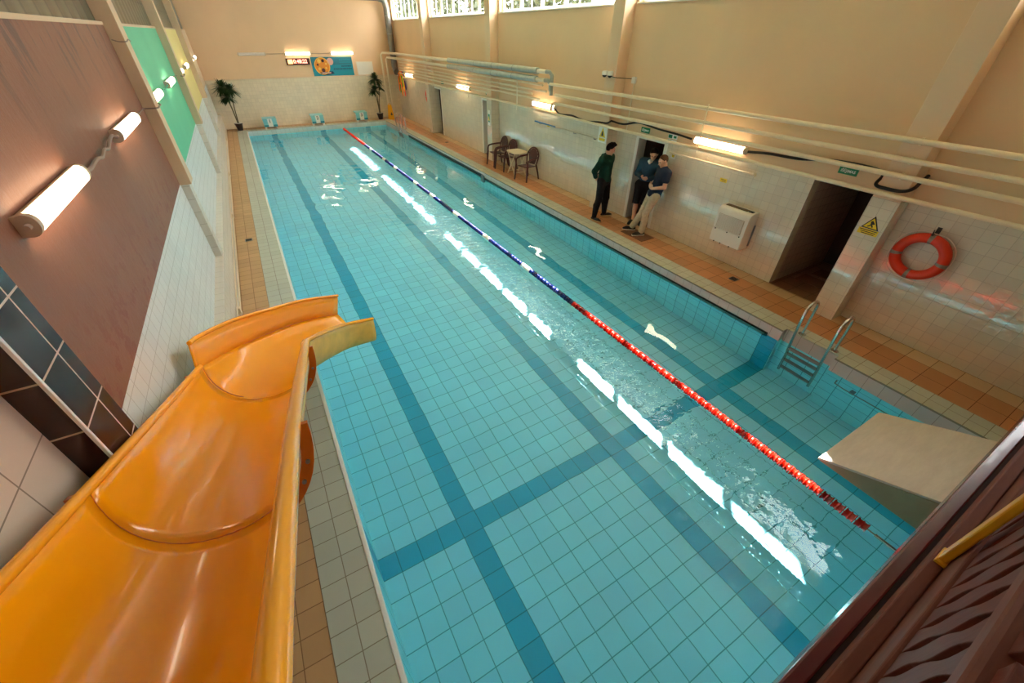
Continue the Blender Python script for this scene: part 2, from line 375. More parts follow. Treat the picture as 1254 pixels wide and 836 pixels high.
def obj(name, b, m, parent=None, smooth=False, bevel=0, local=False, origin=None):
    """one mesh object; builder coordinates are world coordinates unless local"""
    me = bpy.data.meshes.new(name); v = np.array(b.v, float)
    o = bpy.data.objects.new(name, me); COL.objects.link(o)
    if parent is not None:
        o.parent = parent
        if not local: v = v - np.array(parent_loc(parent))
    elif origin is not None:
        o.location = origin
        if not local: v = v - np.array(origin)
    me.from_pydata(v.tolist(), [], b.f); me.materials.append(m)
    import bmesh
    bm = bmesh.new(); bm.from_mesh(me); bmesh.ops.recalc_face_normals(bm, faces=bm.faces); bm.to_mesh(me); bm.free()
    if smooth:
        me.polygons.foreach_set('use_smooth', [True]*len(me.polygons)); me.set_sharp_from_angle(angle=math.radians(42))
    if bevel:
        md = o.modifiers.new('bevel', 'BEVEL'); md.width = bevel; md.segments = 2; md.limit_method = 'ANGLE'
    return o
def tag(o, label, cat, group=None, kind=None):
    o['label'] = label; o['category'] = cat
    if group: o['group'] = group
    if kind: o['kind'] = kind
    return o
def thing(name, label, cat, loc=(0, 0, 0), group=None, rz=0):
    o = bpy.data.objects.new(name, None); COL.objects.link(o); o.location = loc; o.rotation_euler = (0, 0, rz); o.empty_display_size = .1
    return tag(o, label, cat, group)
def struct(name, b, m, smooth=False, bevel=0, parent=None):
    o = obj(name, b, m, parent, smooth, bevel)
    if parent is None: o['kind'] = 'structure'
    return o
def dup(root, loc, rz=None, label=None):
    r = root.copy(); COL.objects.link(r); r.location = loc
    if rz is not None: r.rotation_euler = (0, 0, rz)
    if label: r['label'] = label
    for ch in list(root.children):
        c = ch.copy(); COL.objects.link(c); c.parent = r
        for g in ch.children:
            d = g.copy(); COL.objects.link(d); d.parent = c
    return r
def text(name, s, size, mt, parent, loc, rot, align='CENTER', ext=.001):
    cu = bpy.data.curves.new(name, 'FONT'); cu.body = s; cu.size = size; cu.align_x = align; cu.align_y = 'CENTER'; cu.extrude = ext; cu.offset = size*.02
    tmp = bpy.data.objects.new(name+'_tmp', cu); cu.materials.append(mt); COL.objects.link(tmp)
    me = bpy.data.meshes.new_from_object(tmp.evaluated_get(bpy.context.evaluated_depsgraph_get())); bpy.data.objects.remove(tmp); bpy.data.curves.remove(cu)
    if not me.materials: me.materials.append(mt)
    o = bpy.data.objects.new(name, me); COL.objects.link(o)
    o.parent = parent; o.location = Vector(loc) - parent_loc(parent); o.rotation_euler = rot; return o
ROT_X = (PI/2, 0, -PI/2)   # lettering on a wall that faces -x
ROT_Y = (PI/2, 0, 0)       # lettering on a wall that faces -y

# ------------------------------------------------------------------ room shell
XL, XR, YF, YN, ZC = -.98, 7.844, 25.42, -5.0, 5.9
SILL, WTOP = 4.25, 5.45
POOL_X, POOL_N, POOL_F, POOL_Z, WATER_Z = 6.567, -.38, 24.4, -1.35, -.22
struct('floor', B().box(XL-.2, -.42, YN, YF, -.12, 0), M['deck_left'])
struct('floor', B().box(-.42, 6.937, YF-.62, YF, -.12, 0).box(-.42, 6.937, YN, POOL_N-.37, -.12, 0), M['deck_left'])
struct('floor', B().box(6.937, 7.537, YN, YF, -.12, 0), M['deck_dark'])
struct('floor', B().box(7.537, XR+.02, YN, YF, -.12, 0), M['deck_light'])
struct('ceiling', B().box(XL-.3, 8.2, YN-.3, YF+.3, ZC, ZC+.2), M['ceiling'])
struct('sun_cut_eave', B().box(8.2, 8.565, YN-.3, YF+.3, ZC, ZC+.15), M['white_paint'])  # unseen eave added to cut the incoming sun to a narrow strip
struct('wall_near', B().box(XL-.3, 8.2, YN-.25, YN, -1.5, ZC), M['peach'])
# far wall: tile up to 2.0, painted above with a small ledge
struct('wall_far', B().box(XL-.3, 8.2, YF, YF+.25, 1.99, ZC), M['peach_far'])
struct('wall_far', B().box(XL-.3, 8.2, YF-.012, YF+.25, -.1, 1.98), M['tile_far'])
struct('trim_1', B().box(XL, XR, YF-.04, YF+.02, 1.975, 2.01), M['pillar'], bevel=.006)
# left wall
PIL_L = [2.06, 8.03, 14.0, 20.0]; PW = .34
bays_l = [(YN, 2.06, 'white_paint'), (2.06, 8.03, 'brown'), (8.03, 14.0, 'green'), (14.0, 20.0, 'yellow'), (20.0, YF, 'pale')]
for a, b_, mm in bays_l:
    lo = -.1 if mm == 'white_paint' else 1.84
    struct('wall_left', B().box(XL-.25, XL, a, b_, lo if mm != 'white_paint' else 3.3, 3.78), M[mm])
struct('wall_left', B().box(XL-.25, XL, YN, 2.06, -.1, 3.3), M['tile_left_near'])
struct('wall_left', B().box(XL-.25, XL+.004, 2.06, YF, -.1, 1.845), M['tile_left'])
struct('wall_left', B().box(XL-.25, XL, YN, YF, 4.75, ZC), M['pale'])
struct('trim_2', B().box(XL-.02, -.855, 2.45, YF-.02, 0, .63), M['tile_left_low'], bevel=.008)   # boxed-in ledge along the floor
for i, (a, b_) in enumerate([(YN, 2.06), (2.4, 8.03), (8.37, 14.0), (14.34, 20.0), (20.34, YF)]):
    w = struct('window_%d' % (i+1), B().box(XL-.2, XL-.05, a, b_, 3.78, 4.75), M['ribbed'])
    fr = B()
    fr.box(XL-.22, XL+.01, a, b_, 3.765, 3.8)
    obj('window_frame', fr, M['pillar_left'], w)
for i, y in enumerate(PIL_L):
    if i == 0:
        struct('pillar_left', B().box(XL-.2, -.85, y, y+PW, 0, 4.6), M['tile_dark'])
        o = struct('pillar_left', B().box(XL-.2, -.8502, y-.004, y, 0, 4.6), M['tile_dark_side'])
        struct('trim_3', B().box(-.862, -.846, y-.008, y+.010, 0, 4.6), M['white_lip'], bevel=.003)
        struct('pillar_left', B().box(XL-.2, -.85, y, y+PW, 4.6, ZC), M['pillar_left'])
    else:
        struct('pillar_left', B().box(XL-.2, -.83, y, y+PW, 1.83, ZC), M['pillar_left'], bevel=.008)
        struct('pillar_left', B().box(XL-.2, -.872, y+.03, y+PW-.03, 0, 1.83), M['tile_left_low'])
# right wall with four doorways
DOORS = [(2.47, 3.35, 1.88), (6.45, 7.33, 1.88), (14.42, 15.29, 1.84), (19.3, 20.38, 1.82)]
TT = 1.92
b1 = B(); ys = YN
for (a, c, h) in DOORS:
    b1.box(XR, XR+.2, ys, a, -.1, TT); b1.box(XR, XR+.2, a, c, h, TT); ys = c
b1.box(XR, XR+.2, ys, YF, -.1, TT)
struct('wall_right', b1, M['tile_right'])
struct('wall_right', B().box(XR+.006, XR+.22, YN, YF, TT, SILL-.03), M['peach'])
struct('trim_4', B().box(XR-.012, XR+.03, YN, YF, TT-.012, TT+.022), M['pipe'], bevel=.004)
struct('wall_right', B().box(XR+.006, XR+.22, YN, YF, WTOP, ZC), M['peach'])
PIL_R = [-3.9, 2.07, 8.03, 14.0, 20.0]
for i, y in enumerate(PIL_R):
    struct('pillar_right', B().box(7.55, XR+.2, y, y+PW, TT, ZC), M['pillar'], bevel=.008)
    q = B().box(7.55, XR+.19, y, y+PW, 0, TT)
    struct('pillar_right', q, M['tile_right'])
    struct('pillar_right', B().box(7.551, XR+.19, y-.003, y, 0, TT), M['tile_pillar_side'])
# windows on the right wall
wb = [(-1.3, 1.95), (3.8, 7.95), (8.5, 13.9), (14.46, 19.9), (20.46, 24.9)]  # first opening unseen, added for its light; second one's near edge trims the sun
bw = B(); ys = YN
for a, c in wb: bw.box(XR+.006, XR+.22, ys, a, SILL-.03, WTOP); ys = c
bw.box(XR+.006, XR+.22, ys, YF, SILL-.03, WTOP); struct('wall_right', bw, M['peach'])
for i, (a, c) in enumerate(wb):
    fr = B(); n = 5 if c-a > 4.5 else (4 if c-a > 3.5 else 3); x0, x1 = XR+.12, XR+.17
    fr.box(x0, x1, a, c, SILL, SILL+.06).box(x0, x1, a, c, WTOP-.06, WTOP)
    for k in range(n+1):
        y = a+(c-a)*k/n; fr.box(x0, x1, max(a, y-.065), min(c, y+.065), SILL+.06, WTOP-.06)
    for k in range(n):
        y = a+(c-a)*(k+.5)/n; fr.box(x0+.01, x1-.01, y-.014, y+.014, SILL+.06, SILL+.84)
    fr.box(x0+.01, x1-.01, a+.045, c-.045, SILL+.84, SILL+.87)
    w = struct('window_%d' % (i+6), fr, M['frame_white'], bevel=.004)
    pn = B()
    for k in range(n): pn.box(x0+.022, x0+.026, a+(c-a)*k/n+.045, a+(c-a)*(k+1)/n-.045, SILL+.06, WTOP-.06)
    obj('pane', pn, M['glass'], w)
    obj('sill', B().box(XR-.03, XR+.24, a-.03, c+.03, SILL-.03, SILL), M['white_paint'], w, bevel=.005)
# doorways: passages behind the wall
for i, (a, c, h) in enumerate(DOORS):
    dpt = 1.65 if i == 0 else .95
    x1 = XR+.2+dpt
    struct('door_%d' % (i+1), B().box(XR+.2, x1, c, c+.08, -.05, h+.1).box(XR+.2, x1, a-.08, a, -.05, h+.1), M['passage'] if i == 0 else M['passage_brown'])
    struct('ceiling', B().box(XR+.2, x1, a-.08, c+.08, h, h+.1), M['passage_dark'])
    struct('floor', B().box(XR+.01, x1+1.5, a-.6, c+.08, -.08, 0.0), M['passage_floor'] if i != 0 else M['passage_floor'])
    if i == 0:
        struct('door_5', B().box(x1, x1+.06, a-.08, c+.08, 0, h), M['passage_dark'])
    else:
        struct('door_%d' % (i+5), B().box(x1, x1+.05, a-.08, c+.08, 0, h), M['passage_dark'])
    jm = B()
    if i:
        jm.box(XR-.008, XR+.24, c-.06, c+.03, 0, h+.03).box(XR-.008, XR+.24, a-.03, a+.06, 0, h+.03).box(XR-.008, XR+.24, a, c, h-.03, h+.03)
        struct('trim_%d' % (i+5), jm, M['white_paint'], bevel=.004)

# ------------------------------------------------------------------ pool
GAP = .1
pb = B().box(-.2, POOL_X+.4, POOL_N-.2, POOL_F+.2, POOL_Z-.15, POOL_Z)
fl = struct('pool_floor', pb, M['pool_floor']); fl.cycles.is_caustics_receiver = True
wl = struct('pool_wall_left', B().box(-.2, 0, POOL_N-.2, POOL_F+.2, POOL_Z, -.06), M['pool_side'])
NY0, NY1 = 1.5, 2.28                    # ladder notch
bb = B().box(POOL_X, POOL_X+.35, NY1, 12.8, POOL_Z, -.25).box(POOL_X, POOL_X+.35, 12.8, 21.0, POOL_Z, -.25)
bb.box(POOL_X, POOL_X+.35, 22.4, POOL_F+.2, POOL_Z, -.22).box(POOL_X, POOL_X+.35, POOL_N-.2, NY0, POOL_Z, -.22)
bb.box(POOL_X+.11, POOL_X+.35, NY0, NY1, POOL_Z, -.22).box(POOL_X+.11, POOL_X+.35, 21.0, 22.4, POOL_Z, -.22)
bb.box(POOL_X, POOL_X+.35, NY1, 2.47, -.25, -.2)
wr = struct('pool_wall_right', bb, M['pool_side'])
struct('pool_wall_right', B().box(POOL_X+.1, POOL_X+.35, 2.47, 21.0, -.25, -.08), M['gap'])
wf = struct('pool_wall_far', B().box(-.2, POOL_X+.35, POOL_F, POOL_F+.2, POOL_Z, -.12), M['pool_end'])
wn = struct('pool_wall_near', B().box(-.2, POOL_X+.35, POOL_N-.2, POOL_N, POOL_Z, -.12), M['pool_end'])
for o in (wl, wr, wf, wn): o.cycles.is_caustics_receiver = True
struct('trim_10', B().box(-.42, -.03, POOL_N-.37, YF-.62, -.12, .004), M['coping'])
struct('trim_11', B().box(-.03, .012, POOL_N, POOL_F, -.07, .012), M['white_lip'], bevel=.008)
def cop(y0, y1, xin): return B().box(xin, 6.937, y0, y1, -.02, .004)
struct('trim_12', cop(NY1, 21.0, POOL_X).add(cop(22.4, POOL_F, POOL_X).v, cop(0, 1, 0).f).add(cop(POOL_N-.37, NY0, POOL_X).v, cop(0, 1, 0).f)
       .add(cop(NY0, NY1, POOL_X+.11).v, cop(0, 1, 0).f).add(cop(21.0, 22.4, POOL_X+.11).v, cop(0, 1, 0).f), M['coping_right'])
fc = B().box(POOL_X+.002, POOL_X+.3, 2.47, 12.8, -.155, -.02).box(POOL_X+.002, POOL_X+.3, 12.8, 21.0, -.085, -.02).box(POOL_X+.002, POOL_X+.3, NY1+.002, 2.47, -.22, -.02).box(POOL_X+.002, POOL_X+.3, POOL_N, NY0-.002, -.22, -.02)
fc.box(POOL_X+.112, POOL_X+.3, NY0-.002, NY1+.002, -.22, -.02).box(POOL_X+.112, POOL_X+.3, 21.0, 22.4, -.22, -.02).box(POOL_X+.002, POOL_X+.3, 22.4, POOL_F, -.22, -.02)
struct('trim_13', fc, M['coping_face'])
struct('trim_14', B().box(-.03, 6.937, POOL_F, YF-.62, -.12, .004).box(-.03, 6.937, POOL_N-.37, POOL_N, -.12, .004), M['coping'])
struct('trim_15', B().box(0, POOL_X, POOL_F-.01, POOL_F+.02, -.2, .0), M['coping_face_end'])
# overflow brackets
br = obj('overflow_bracket', B().box(POOL_X-.05, POOL_X+.09, 12.72, 12.90, -.52, -.09), M['dark_steel'], origin=(POOL_X, 12.8, -.42), bevel=.006)
tag(br, 'dark metal bracket dividing the overflow slot at the right pool edge', 'bracket')
# water with real ripples
def ripple(X, Y):
    z = np.zeros_like(X); rg = np.random.default_rng(3)
    for k in range(26):
        lam = rg.uniform(.22, .75); th = rg.normal(.5, 1.1); ph = rg.uniform(0, 6.28)
        a = .00042*(lam/.4)**1.0
        wx = X+.12*np.sin(1.3*Y+k)+.08*np.sin(2.1*X-k*2); wy = Y+.12*np.sin(1.1*X+2*k)
        z += a*np.sin(2*PI/lam*(wx*math.cos(th)+wy*math.sin(th))+ph)
    amp = .45+.1/(1+np.exp(-(Y-9)/2.5))+.6/(1+np.exp(-(Y-10)/1.5))/(1+np.exp((X-2.7)/.12))
    amp = amp*(.5+.5*np.clip(X/2.0, 0, 1))
    return z*amp
nx, ny = 200, 640
X, Y = np.meshgrid(np.linspace(.002, POOL_X+.104, nx), np.linspace(POOL_N+.002, POOL_F-.012, ny))
V = np.stack([X, Y, WATER_Z+ripple(X, Y)], -1).reshape(-1, 3)
wme = bpy.data.meshes.new('pool_water'); J, I = np.meshgrid(np.arange(ny-1), np.arange(nx-1), indexing='ij')
F = np.stack([J*nx+I, J*nx+I+1, (J+1)*nx+I+1, (J+1)*nx+I], -1).reshape(-1, 4)
cx_ = V[F].mean(1); keep = (cx_[:, 0] < POOL_X-.012) | ((cx_[:, 1] > NY0+.03) & (cx_[:, 1] < NY1-.03)) | ((cx_[:, 1] > 21.03) & (cx_[:, 1] < 22.37))
F = F[keep]; wme.from_pydata(V.tolist(), [], F.tolist()); wme.polygons.foreach_set('use_smooth', [True]*len(F)); wme.materials.append(M['water']); wme.validate()
wo = bpy.data.objects.new('pool_water', wme); COL.objects.link(wo); wo.cycles.is_caustics_caster = True
tag(wo, 'clear turquoise water filling the long tiled pool', 'water', kind='stuff')

# ------------------------------------------------------------------ outside (seen through the high windows)
struct('ground', B().box(8.2, 40, -30, 60, -.6, -.3), M['grass'])
def tree(x, y, h, label):
    t = thing('tree', label, 'tree', (x, y, -.3), 'trees outside the windows')
    obj('trunk', B().tube([(x, y, -.3), (x+.1, y, h*.4), (x, y+.2, h*.85)], [.18, .13, .05], 8), M['bark'], t, True)
    b = B()
    for k in range(2600):
        d = RNG.normal(size=3); d /= np.linalg.norm(d); rr = RNG.uniform(.45, 1)**.6
        c = np.array([x, y, h*.72])+d*rr*np.array([2.0, 2.3, h*.33])
        a = RNG.normal(size=3); a /= np.linalg.norm(a); q = np.cross(a, RNG.normal(size=3)); q /= np.linalg.norm(q)
        s_ = RNG.uniform(.12, .24); b.add([c-a*s_, c+q*s_*.5, c+a*s_, c-q*s_*.5], [(0, 1, 2, 3)])
    obj('foliage', b, M['tree_leaf'], t)
for x, y, h, nm in ((14.5, 43, 9, 'farthest leafy tree outside, beyond the last high window'), (14.0, 37, 8.6, 'leafy tree outside at the far edge of the second high window'), (15.0, 31, 8.2, 'leafy tree outside in the middle of the second high window'),
                    (14.5, 25.5, 8.4, 'leafy tree outside at the far edge of the third high window'), (14.0, 20, 8, 'leafy tree outside in the middle of the third high window')): tree(x, y, h, nm)

# ------------------------------------------------------------------ water slide
def catmull(pts, n):
    P = [Vector(p) for p in pts]; P = [2*P[0]-P[1]]+P+[2*P[-1]-P[-2]]; out = []
    segs = len(P)-3
    for i in range(n+1):
        u = i/n*segs; k = min(int(u), segs-1); t = u-k; a, b, c, d = P[k:k+4]
        out.append(.5*((2*b)+(c-a)*t+(2*a-5*b+4*c-d)*t*t+(3*b-a-3*c+d)*t**3))
    return out
slide = thing('water_slide', 'long orange fibreglass water slide curving down over the pool edge on the left', 'slide', (-.42, 1.8, 0))
Lr = catmull([(-.81, -.35, 3.03), (-.81, .4, 2.745), (-.81, 1.2, 2.39), (-.81, 1.8, 2.13), (-.81, 2.8, 1.70), (-.81, 3.78, 1.29)], 40)
Rr = catmull([(-.06, -.35, 3.02), (-.055, .4, 2.72), (-.045, 1.1, 2.42), (-.03, 1.75, 2.14), (.015, 2.7, 1.74), (.06, 3.56, 1.38)], 40)
def profile(L, R, nrm, D, n=22, out=0.0, lip=True):
    pts = []; w_ = (R-L)
    u = w_.normalized()
    for i in range(n+1):
        a = PI*i/n; c = math.cos(a)
        s_ = .5-.5*math.copysign(abs(c)**.92, c); h = max(0, math.sin(a))**.86
        pts.append(L+w_*s_-nrm*(D*h)+(u*(-c*out) - nrm*(out*math.sin(a))))
    return pts
def chute(name, i0, i1, out=0):
    rows = []
    for i in range(i0, i1+1):
        L, R = Lr[i], Rr[i]; t = ((Lr[min(i+1, 40)]+Rr[min(i+1, 40)])-(Lr[max(i-1, 0)]+Rr[max(i-1, 0)])).normalized()
        u = (R-L).normalized(); nrm = u.cross(t).normalized()
        rows.append(profile(L, R, nrm, .43))
    return rows
def shell(name, rows, m, par, look=(0, 0, 1)):
    o = obj(name, B().grid(rows), m, par, True); me = o.data; me.materials.append(M['slide_back'])
    nsum = Vector((0, 0, 0))
    for p in me.polygons: nsum += p.normal*p.area
    if nsum.dot(Vector(look)) < 0: me.flip_normals()
    md = o.modifiers.new('shell', 'SOLIDIFY'); md.thickness = .014; md.offset = -1; md.material_offset = 1; md.use_rim = True
    return o
SE = 23   # first seam, near the y = 1.8 station
for a, b_ in ((0, SE), (SE, 40)):
    rows = chute('c', a, b_)
    c = shell('chute_section', rows, M['slide'], slide)
    obj('rim', B().tube([r_[0]+Vector((-.008, 0, .004)) for r_ in rows], .024, 10), M['slide_rim'], c, True)
    obj('rim', B().tube([r_[-1]+Vector((.012, 0, .004)) for r_ in rows], .036, 12), M['slide_rim'], c, True)
    # short vertical skirt below the right-hand rim
sm = chute('s', SE, SE)[0]; obj('seam', B().tube([p+Vector((0, 0, .004)) for p in sm], .0022, 6), M['seam'], slide)
def flange(i, name='flange'):
    L, R = Lr[i], Rr[i]; t = (Lr[i]+Rr[i]-Lr[i-1]-Rr[i-1]).normalized(); u = (R-L).normalized(); nrm = u.cross(t).normalized()
    inn = profile(L, R, nrm, .43, 26, .018); ou = profile(L, R, nrm, .43, 26, .075)
    b = B(); v = []
    for k in range(27):
        for q in (inn[k], ou[k]):
            v += [q-t*.02, q+t*.02]
    f = []
    for k in range(26):
        a = 4*k; b2 = a+4; f += [(a, b2, b2+2, a+2), (a+1, a+3, b2+3, b2+1), (a+2, b2+2, b2+3, a+3), (a, a+1, b2+1, b2)]
    f += [(0, 2, 3, 1), (104, 105, 107, 106)]
    o = obj(name, B().add(v, f), M['slide_flange'], slide)
    for k in (3, 7, 11, 15, 19, 21, 23):
        p = (inn[k]+ou[k])*.5; obj('bolt', B().tube([p-t*.034, p+t*.034], .011, 8), M['dark_steel'], o, True)
flange(SE); flange(38)
# exit bend: tall outer wall, crease, floor curving to the inner wall
OL = [(-.80, 3.80, 1.54), (-.76, 4.05, 1.45), (-.547, 4.562, 1.25), (-.238, 4.979, 1.05), (.154, 5.38, .85), (.588, 5.65, .65)]
OC = [(-.835, 3.72, 1.27), (-.815, 3.876, 1.2), (-.641, 4.391, 1.0), (-.328, 4.869, .8), (.069, 5.279, .6), (.511, 5.574, .4)]
IR = [(.045, 3.36, 1.47), (.06, 3.5, 1.42), (.145, 3.815, 1.25), (.325, 4.182, 1.05), (.541, 4.518, .85), (.874, 4.798, .65)]
N2 = 30
ol, oc_, ir = catmull(OL, N2), catmull(OC, N2), catmull(IR, N2)
wall = [[a, a*.66+b_*.34+Vector((0, 0, -.005)), a*.33+b_*.67, b_] for a, b_ in zip(ol, oc_)]
floor_rows = []
for a, c, i_ in zip(ol, oc_, ir):
    rb = i_+Vector((-.02, .02, -.36)); u = (i_-c); u.z = 0; u.normalize()
    q = [c, c.lerp(rb, .18)+Vector((0, 0, -.06)), c.lerp(rb, .42)+Vector((0, 0, -.09)), c.lerp(rb, .68)+Vector((0, 0, -.08)), rb+Vector((0, 0, -.02))-u*.05, rb+Vector((0, 0, .1))+u*.015, i_]
    floor_rows.append(catmull(q, 24))
def resample(row, n):
    d = [0]
    for a, b_ in zip(row, row[1:]): d.append(d[-1]+(b_-a).length)
    out = []
    for i in range(n+1):
        t = d[-1]*i/n; k = max(j for j in range(len(d)-1) if d[j] <= t+1e-9); u = (t-d[k])/(d[k+1]-d[k]); out.append(row[k].lerp(row[k+1], min(1, u)))
    return out
last = resample(chute('c', 39, 40)[-1], 24)
for i in range(19):
    u = i/19; u = u*u*(3-2*u); rs = resample(floor_rows[i], 24)
    off = [last[j]-resample(floor_rows[0], 24)[j] for j in range(25)] if i == 0 else off
    floor_rows[i] = [rs[j]+off[j]*(1-u) for j in range(25)]
ex = shell('exit_bend', floor_rows, M['slide'], slide)
ow = shell('outer_wall', wall, M['slide_rim'], slide, (.5, -.8, .2))
obj('rim', B().tube([p+Vector((0, 0, .004)) for p in ol], .02, 10), M['slide_rim'], ow, True)
obj('rim', B().tube([p+Vector((0, 0, .004)) for p in ir], .022, 10), M['slide_rim'], ex, True)
obj('seam', B().tube([p+Vector((0, 0, .003)) for p in oc_], .004, 6), M['seam'], slide)
obj('seam', B().tube([p+Vector((0, -.0, .006)) for p in floor_rows[1][:9]], .004, 6), M['seam'], slide)
sp = B()
obj('support_post', B().tube([(-.6, 2.9, 0), (-.6, 2.9, 1.2)], .045, 14).lathe([(.11, 0), (.11, .012), (.046, .014)], (-.6, 2.9, 0)), M['slide_flange'], slide, True)
obj('support_post', B().tube([(-.4, 4.35, 0), (-.4, 4.35, .66)], .045, 14).lathe([(.11, 0), (.11, .012), (.046, .014)], (-.4, 4.35, 0)), M['slide_flange'], slide, True)
obj('support_post', B().tube([(-.45, .3, 0), (-.45, .3, 2.1)], .045, 14).lathe([(.11, 0), (.11, .012), (.046, .014)], (-.45, .3, 0)), M['slide_flange'], slide, True)

# ------------------------------------------------------------------ platform and balustrade at the right
pf = struct('platform', B().box(-.95, 7.4, -3.0, -.172, 1.98, 2.07), M['platform'])
for x, y in ((1.5, -.6), (6.8, -.6), (1.5, -2.8), (6.8, -2.8)):
    struct('pillar_near', B().box(x-.07, x+.07, y-.07, y+.07, 0, 1.98), M['red_beam'])
bal = thing('balustrade', 'dark red and brown wooden balustrade of wavy boards on the platform at lower right', 'railing', (2.4, -.2, 2.08))
obj('edge_beam', B().box(.95, 7.4, -.172, -.122, 1.98, 2.10), M['red_beam'], bal, bevel=.008)
obj('bottom_rail', B().box(.98, 7.4, -.225, -.182, 2.11, 2.19), M['wood_rail'], bal, bevel=.006)
obj('bottom_rail', B().box(.98, 7.4, -.262, -.226, 2.17, 2.33), M['wood_rail'], bal, bevel=.006)
def slat(x):
    n = 22; lft = []; rgt = []
    for i in range(n+1):
        t = i/n; z = 2.28+t*.62; w_ = .043+.0095*math.sin(t*6*PI)-.004*math.exp(-((t-.5)/.10)**2)
        s_ = -.16*(z-2.3)
        lft.append((x+s_-w_, z)); rgt.append((x+s_+w_, z))
    return B().prism(lft+rgt[::-1], 'y', -.262, -.24)
x = 1.0
while x < 4.2:
    obj('baluster_board', slat(x), M['wood'], bal, bevel=.003); x += .109
obj('handrail', B().box(.6, 4.4, -.40, -.215, 2.80, 2.86), M['wood_rail'], bal, bevel=.012)
obj('newel_post', B().box(.86, .96, -.35, -.22, 2.08, 2.86), M['wood_rail'], bal, bevel=.008)
yl = thing('yellow_post', 'bright yellow upright bar fixed against the wooden boards of the balustrade', 'post', (1.96, -.21, 2.19))
obj('bar', B().box(1.93, 1.99, -.222, -.196, 2.19, 3.0), M['yellow_paint'], yl, bevel=.006)
obj('foot_bracket', B().box(1.915, 2.005, -.225, -.192, 2.185, 2.2), M['yellow_paint'], yl, bevel=.003)
# near starting block: sloped slab over the water
sb = thing('starting_block', 'large pale wedge shaped starting block jutting over the near right of the pool', 'starting block', (5.1, -.6, 0))
def wedge(x0, x1, y0, y1, z0, t0, t1): return B().add([(x0,y0,z0),(x1,y0,z0),(x1,y1,z0),(x0,y1,z0),(x0,y0,t0),(x1,y0,t0),(x1,y1,t1),(x0,y1,t1)],
    [(0,3,2,1),(4,5,6,7),(0,1,5,4),(1,2,6,5),(2,3,7,6),(3,0,4,7)])
slope = .44
obj('body', wedge(4.45, 5.74, -1.1, .615, .085, .10+1.76*slope-.02, .10), M['block_side'], sb, bevel=.006)
zt = .125+slope*1.76
obj('top', B().add([(4.44,-1.1,zt-.03),(5.75,-1.1,zt-.03),(5.75,.635,.095),(4.44,.635,.095),(4.44,-1.1,zt),(5.75,-1.1,zt),(5.75,.635,.125),(4.44,.635,.125)],
    [(0,3,2,1),(4,5,6,7),(0,1,5,4),(1,2,6,5),(2,3,7,6),(3,0,4,7)]), M['concrete'], sb, bevel=.006)
obj('plinth', B().box(4.6, 5.6, -1.05, -.42, .0, .085), M['block_side'], sb)

# ------------------------------------------------------------------ lane rope
rp = thing('lane_rope', 'floating lane rope of red, navy and white floats along the pool', 'lane rope', (4.37, 2.0, WATER_Z))
def rx(y): return 4.37-.05*max(0, (y-12)/12)
obj('cable', B().tube([(rx(y), y, WATER_Z+.012) for y in np.linspace(POOL_N+.01, POOL_F-.03, 60)], .008, 6), M['steel'], rp)
def float_b(y):
    x = rx(y); z = WATER_Z+.012; p = [(.012, -.052), (.05, -.052), (.056, -.046), (.05, -.038), (.043, -.030), (.043, -.012), (.05, -.006), (.053, 0), (.05, .006), (.043, .012), (.043, .030), (.05, .038), (.056, .046), (.05, .052), (.012, .052)]
    return B().lathe([(r_, h) for r_, h in p], (x, y, z), 'y', 14)
whites = [18.86, 16.97, 15.53, 13.37, 11.89, 10.05, 8.24, 6.44]; reds = [15.45]
deep = [4.68, 4.57, 2.92, 2.8, 1.35, .35, .0]
y = .02; k = 0; rest = {}
protos = {}
def fcol(y):
    if y < 4.78: return 'float_dark_red' if any(abs(y-d) < .06 for d in deep) else 'float_red'
    if y > 20.0: return 'float_red'
    if any(abs(y-w_) < .17 for w_ in whites): return 'float_white'
    return 'float_blue'
while y < POOL_F-.1:
    c = fcol(y)
    if k < 100:
        if c not in protos:
            o = obj('float', float_b(y), M[c], rp, True); protos[c] = (o, y)
        else:
            p, py = protos[c]; o = p.copy(); COL.objects.link(o); o.parent = rp; o.location = p.location+Vector((rx(y)-rx(py), y-py, 0))
        if c == 'float_white': o['label'] = 'white float'
    else:
        q = float_b(y); rest.setdefault(c, B()).add(q.v, q.f)
    y += .113; k += 1
allr = B(); mi = []
for c, q in rest.items(): mi += [c]*len(q.f); allr.add(q.v, q.f)
o = obj('far_floats', allr, M['float_blue'], rp, True); o['kind'] = 'stuff'
names = sorted(set(mi) - {'float_blue'})
for nme in names: o.data.materials.append(M[nme])
o.data.polygons.foreach_set('material_index', [0 if c == 'float_blue' else 1+names.index(c) for c in mi])
obj('end_hook', B().tube([(4.37, -.30, WATER_Z+.012), (4.37, -.10, WATER_Z+.012)], .017, 8).torus((4.37, -.33, WATER_Z+.012), .025, .007, 'x', 14, 6), M['steel'], rp, True)

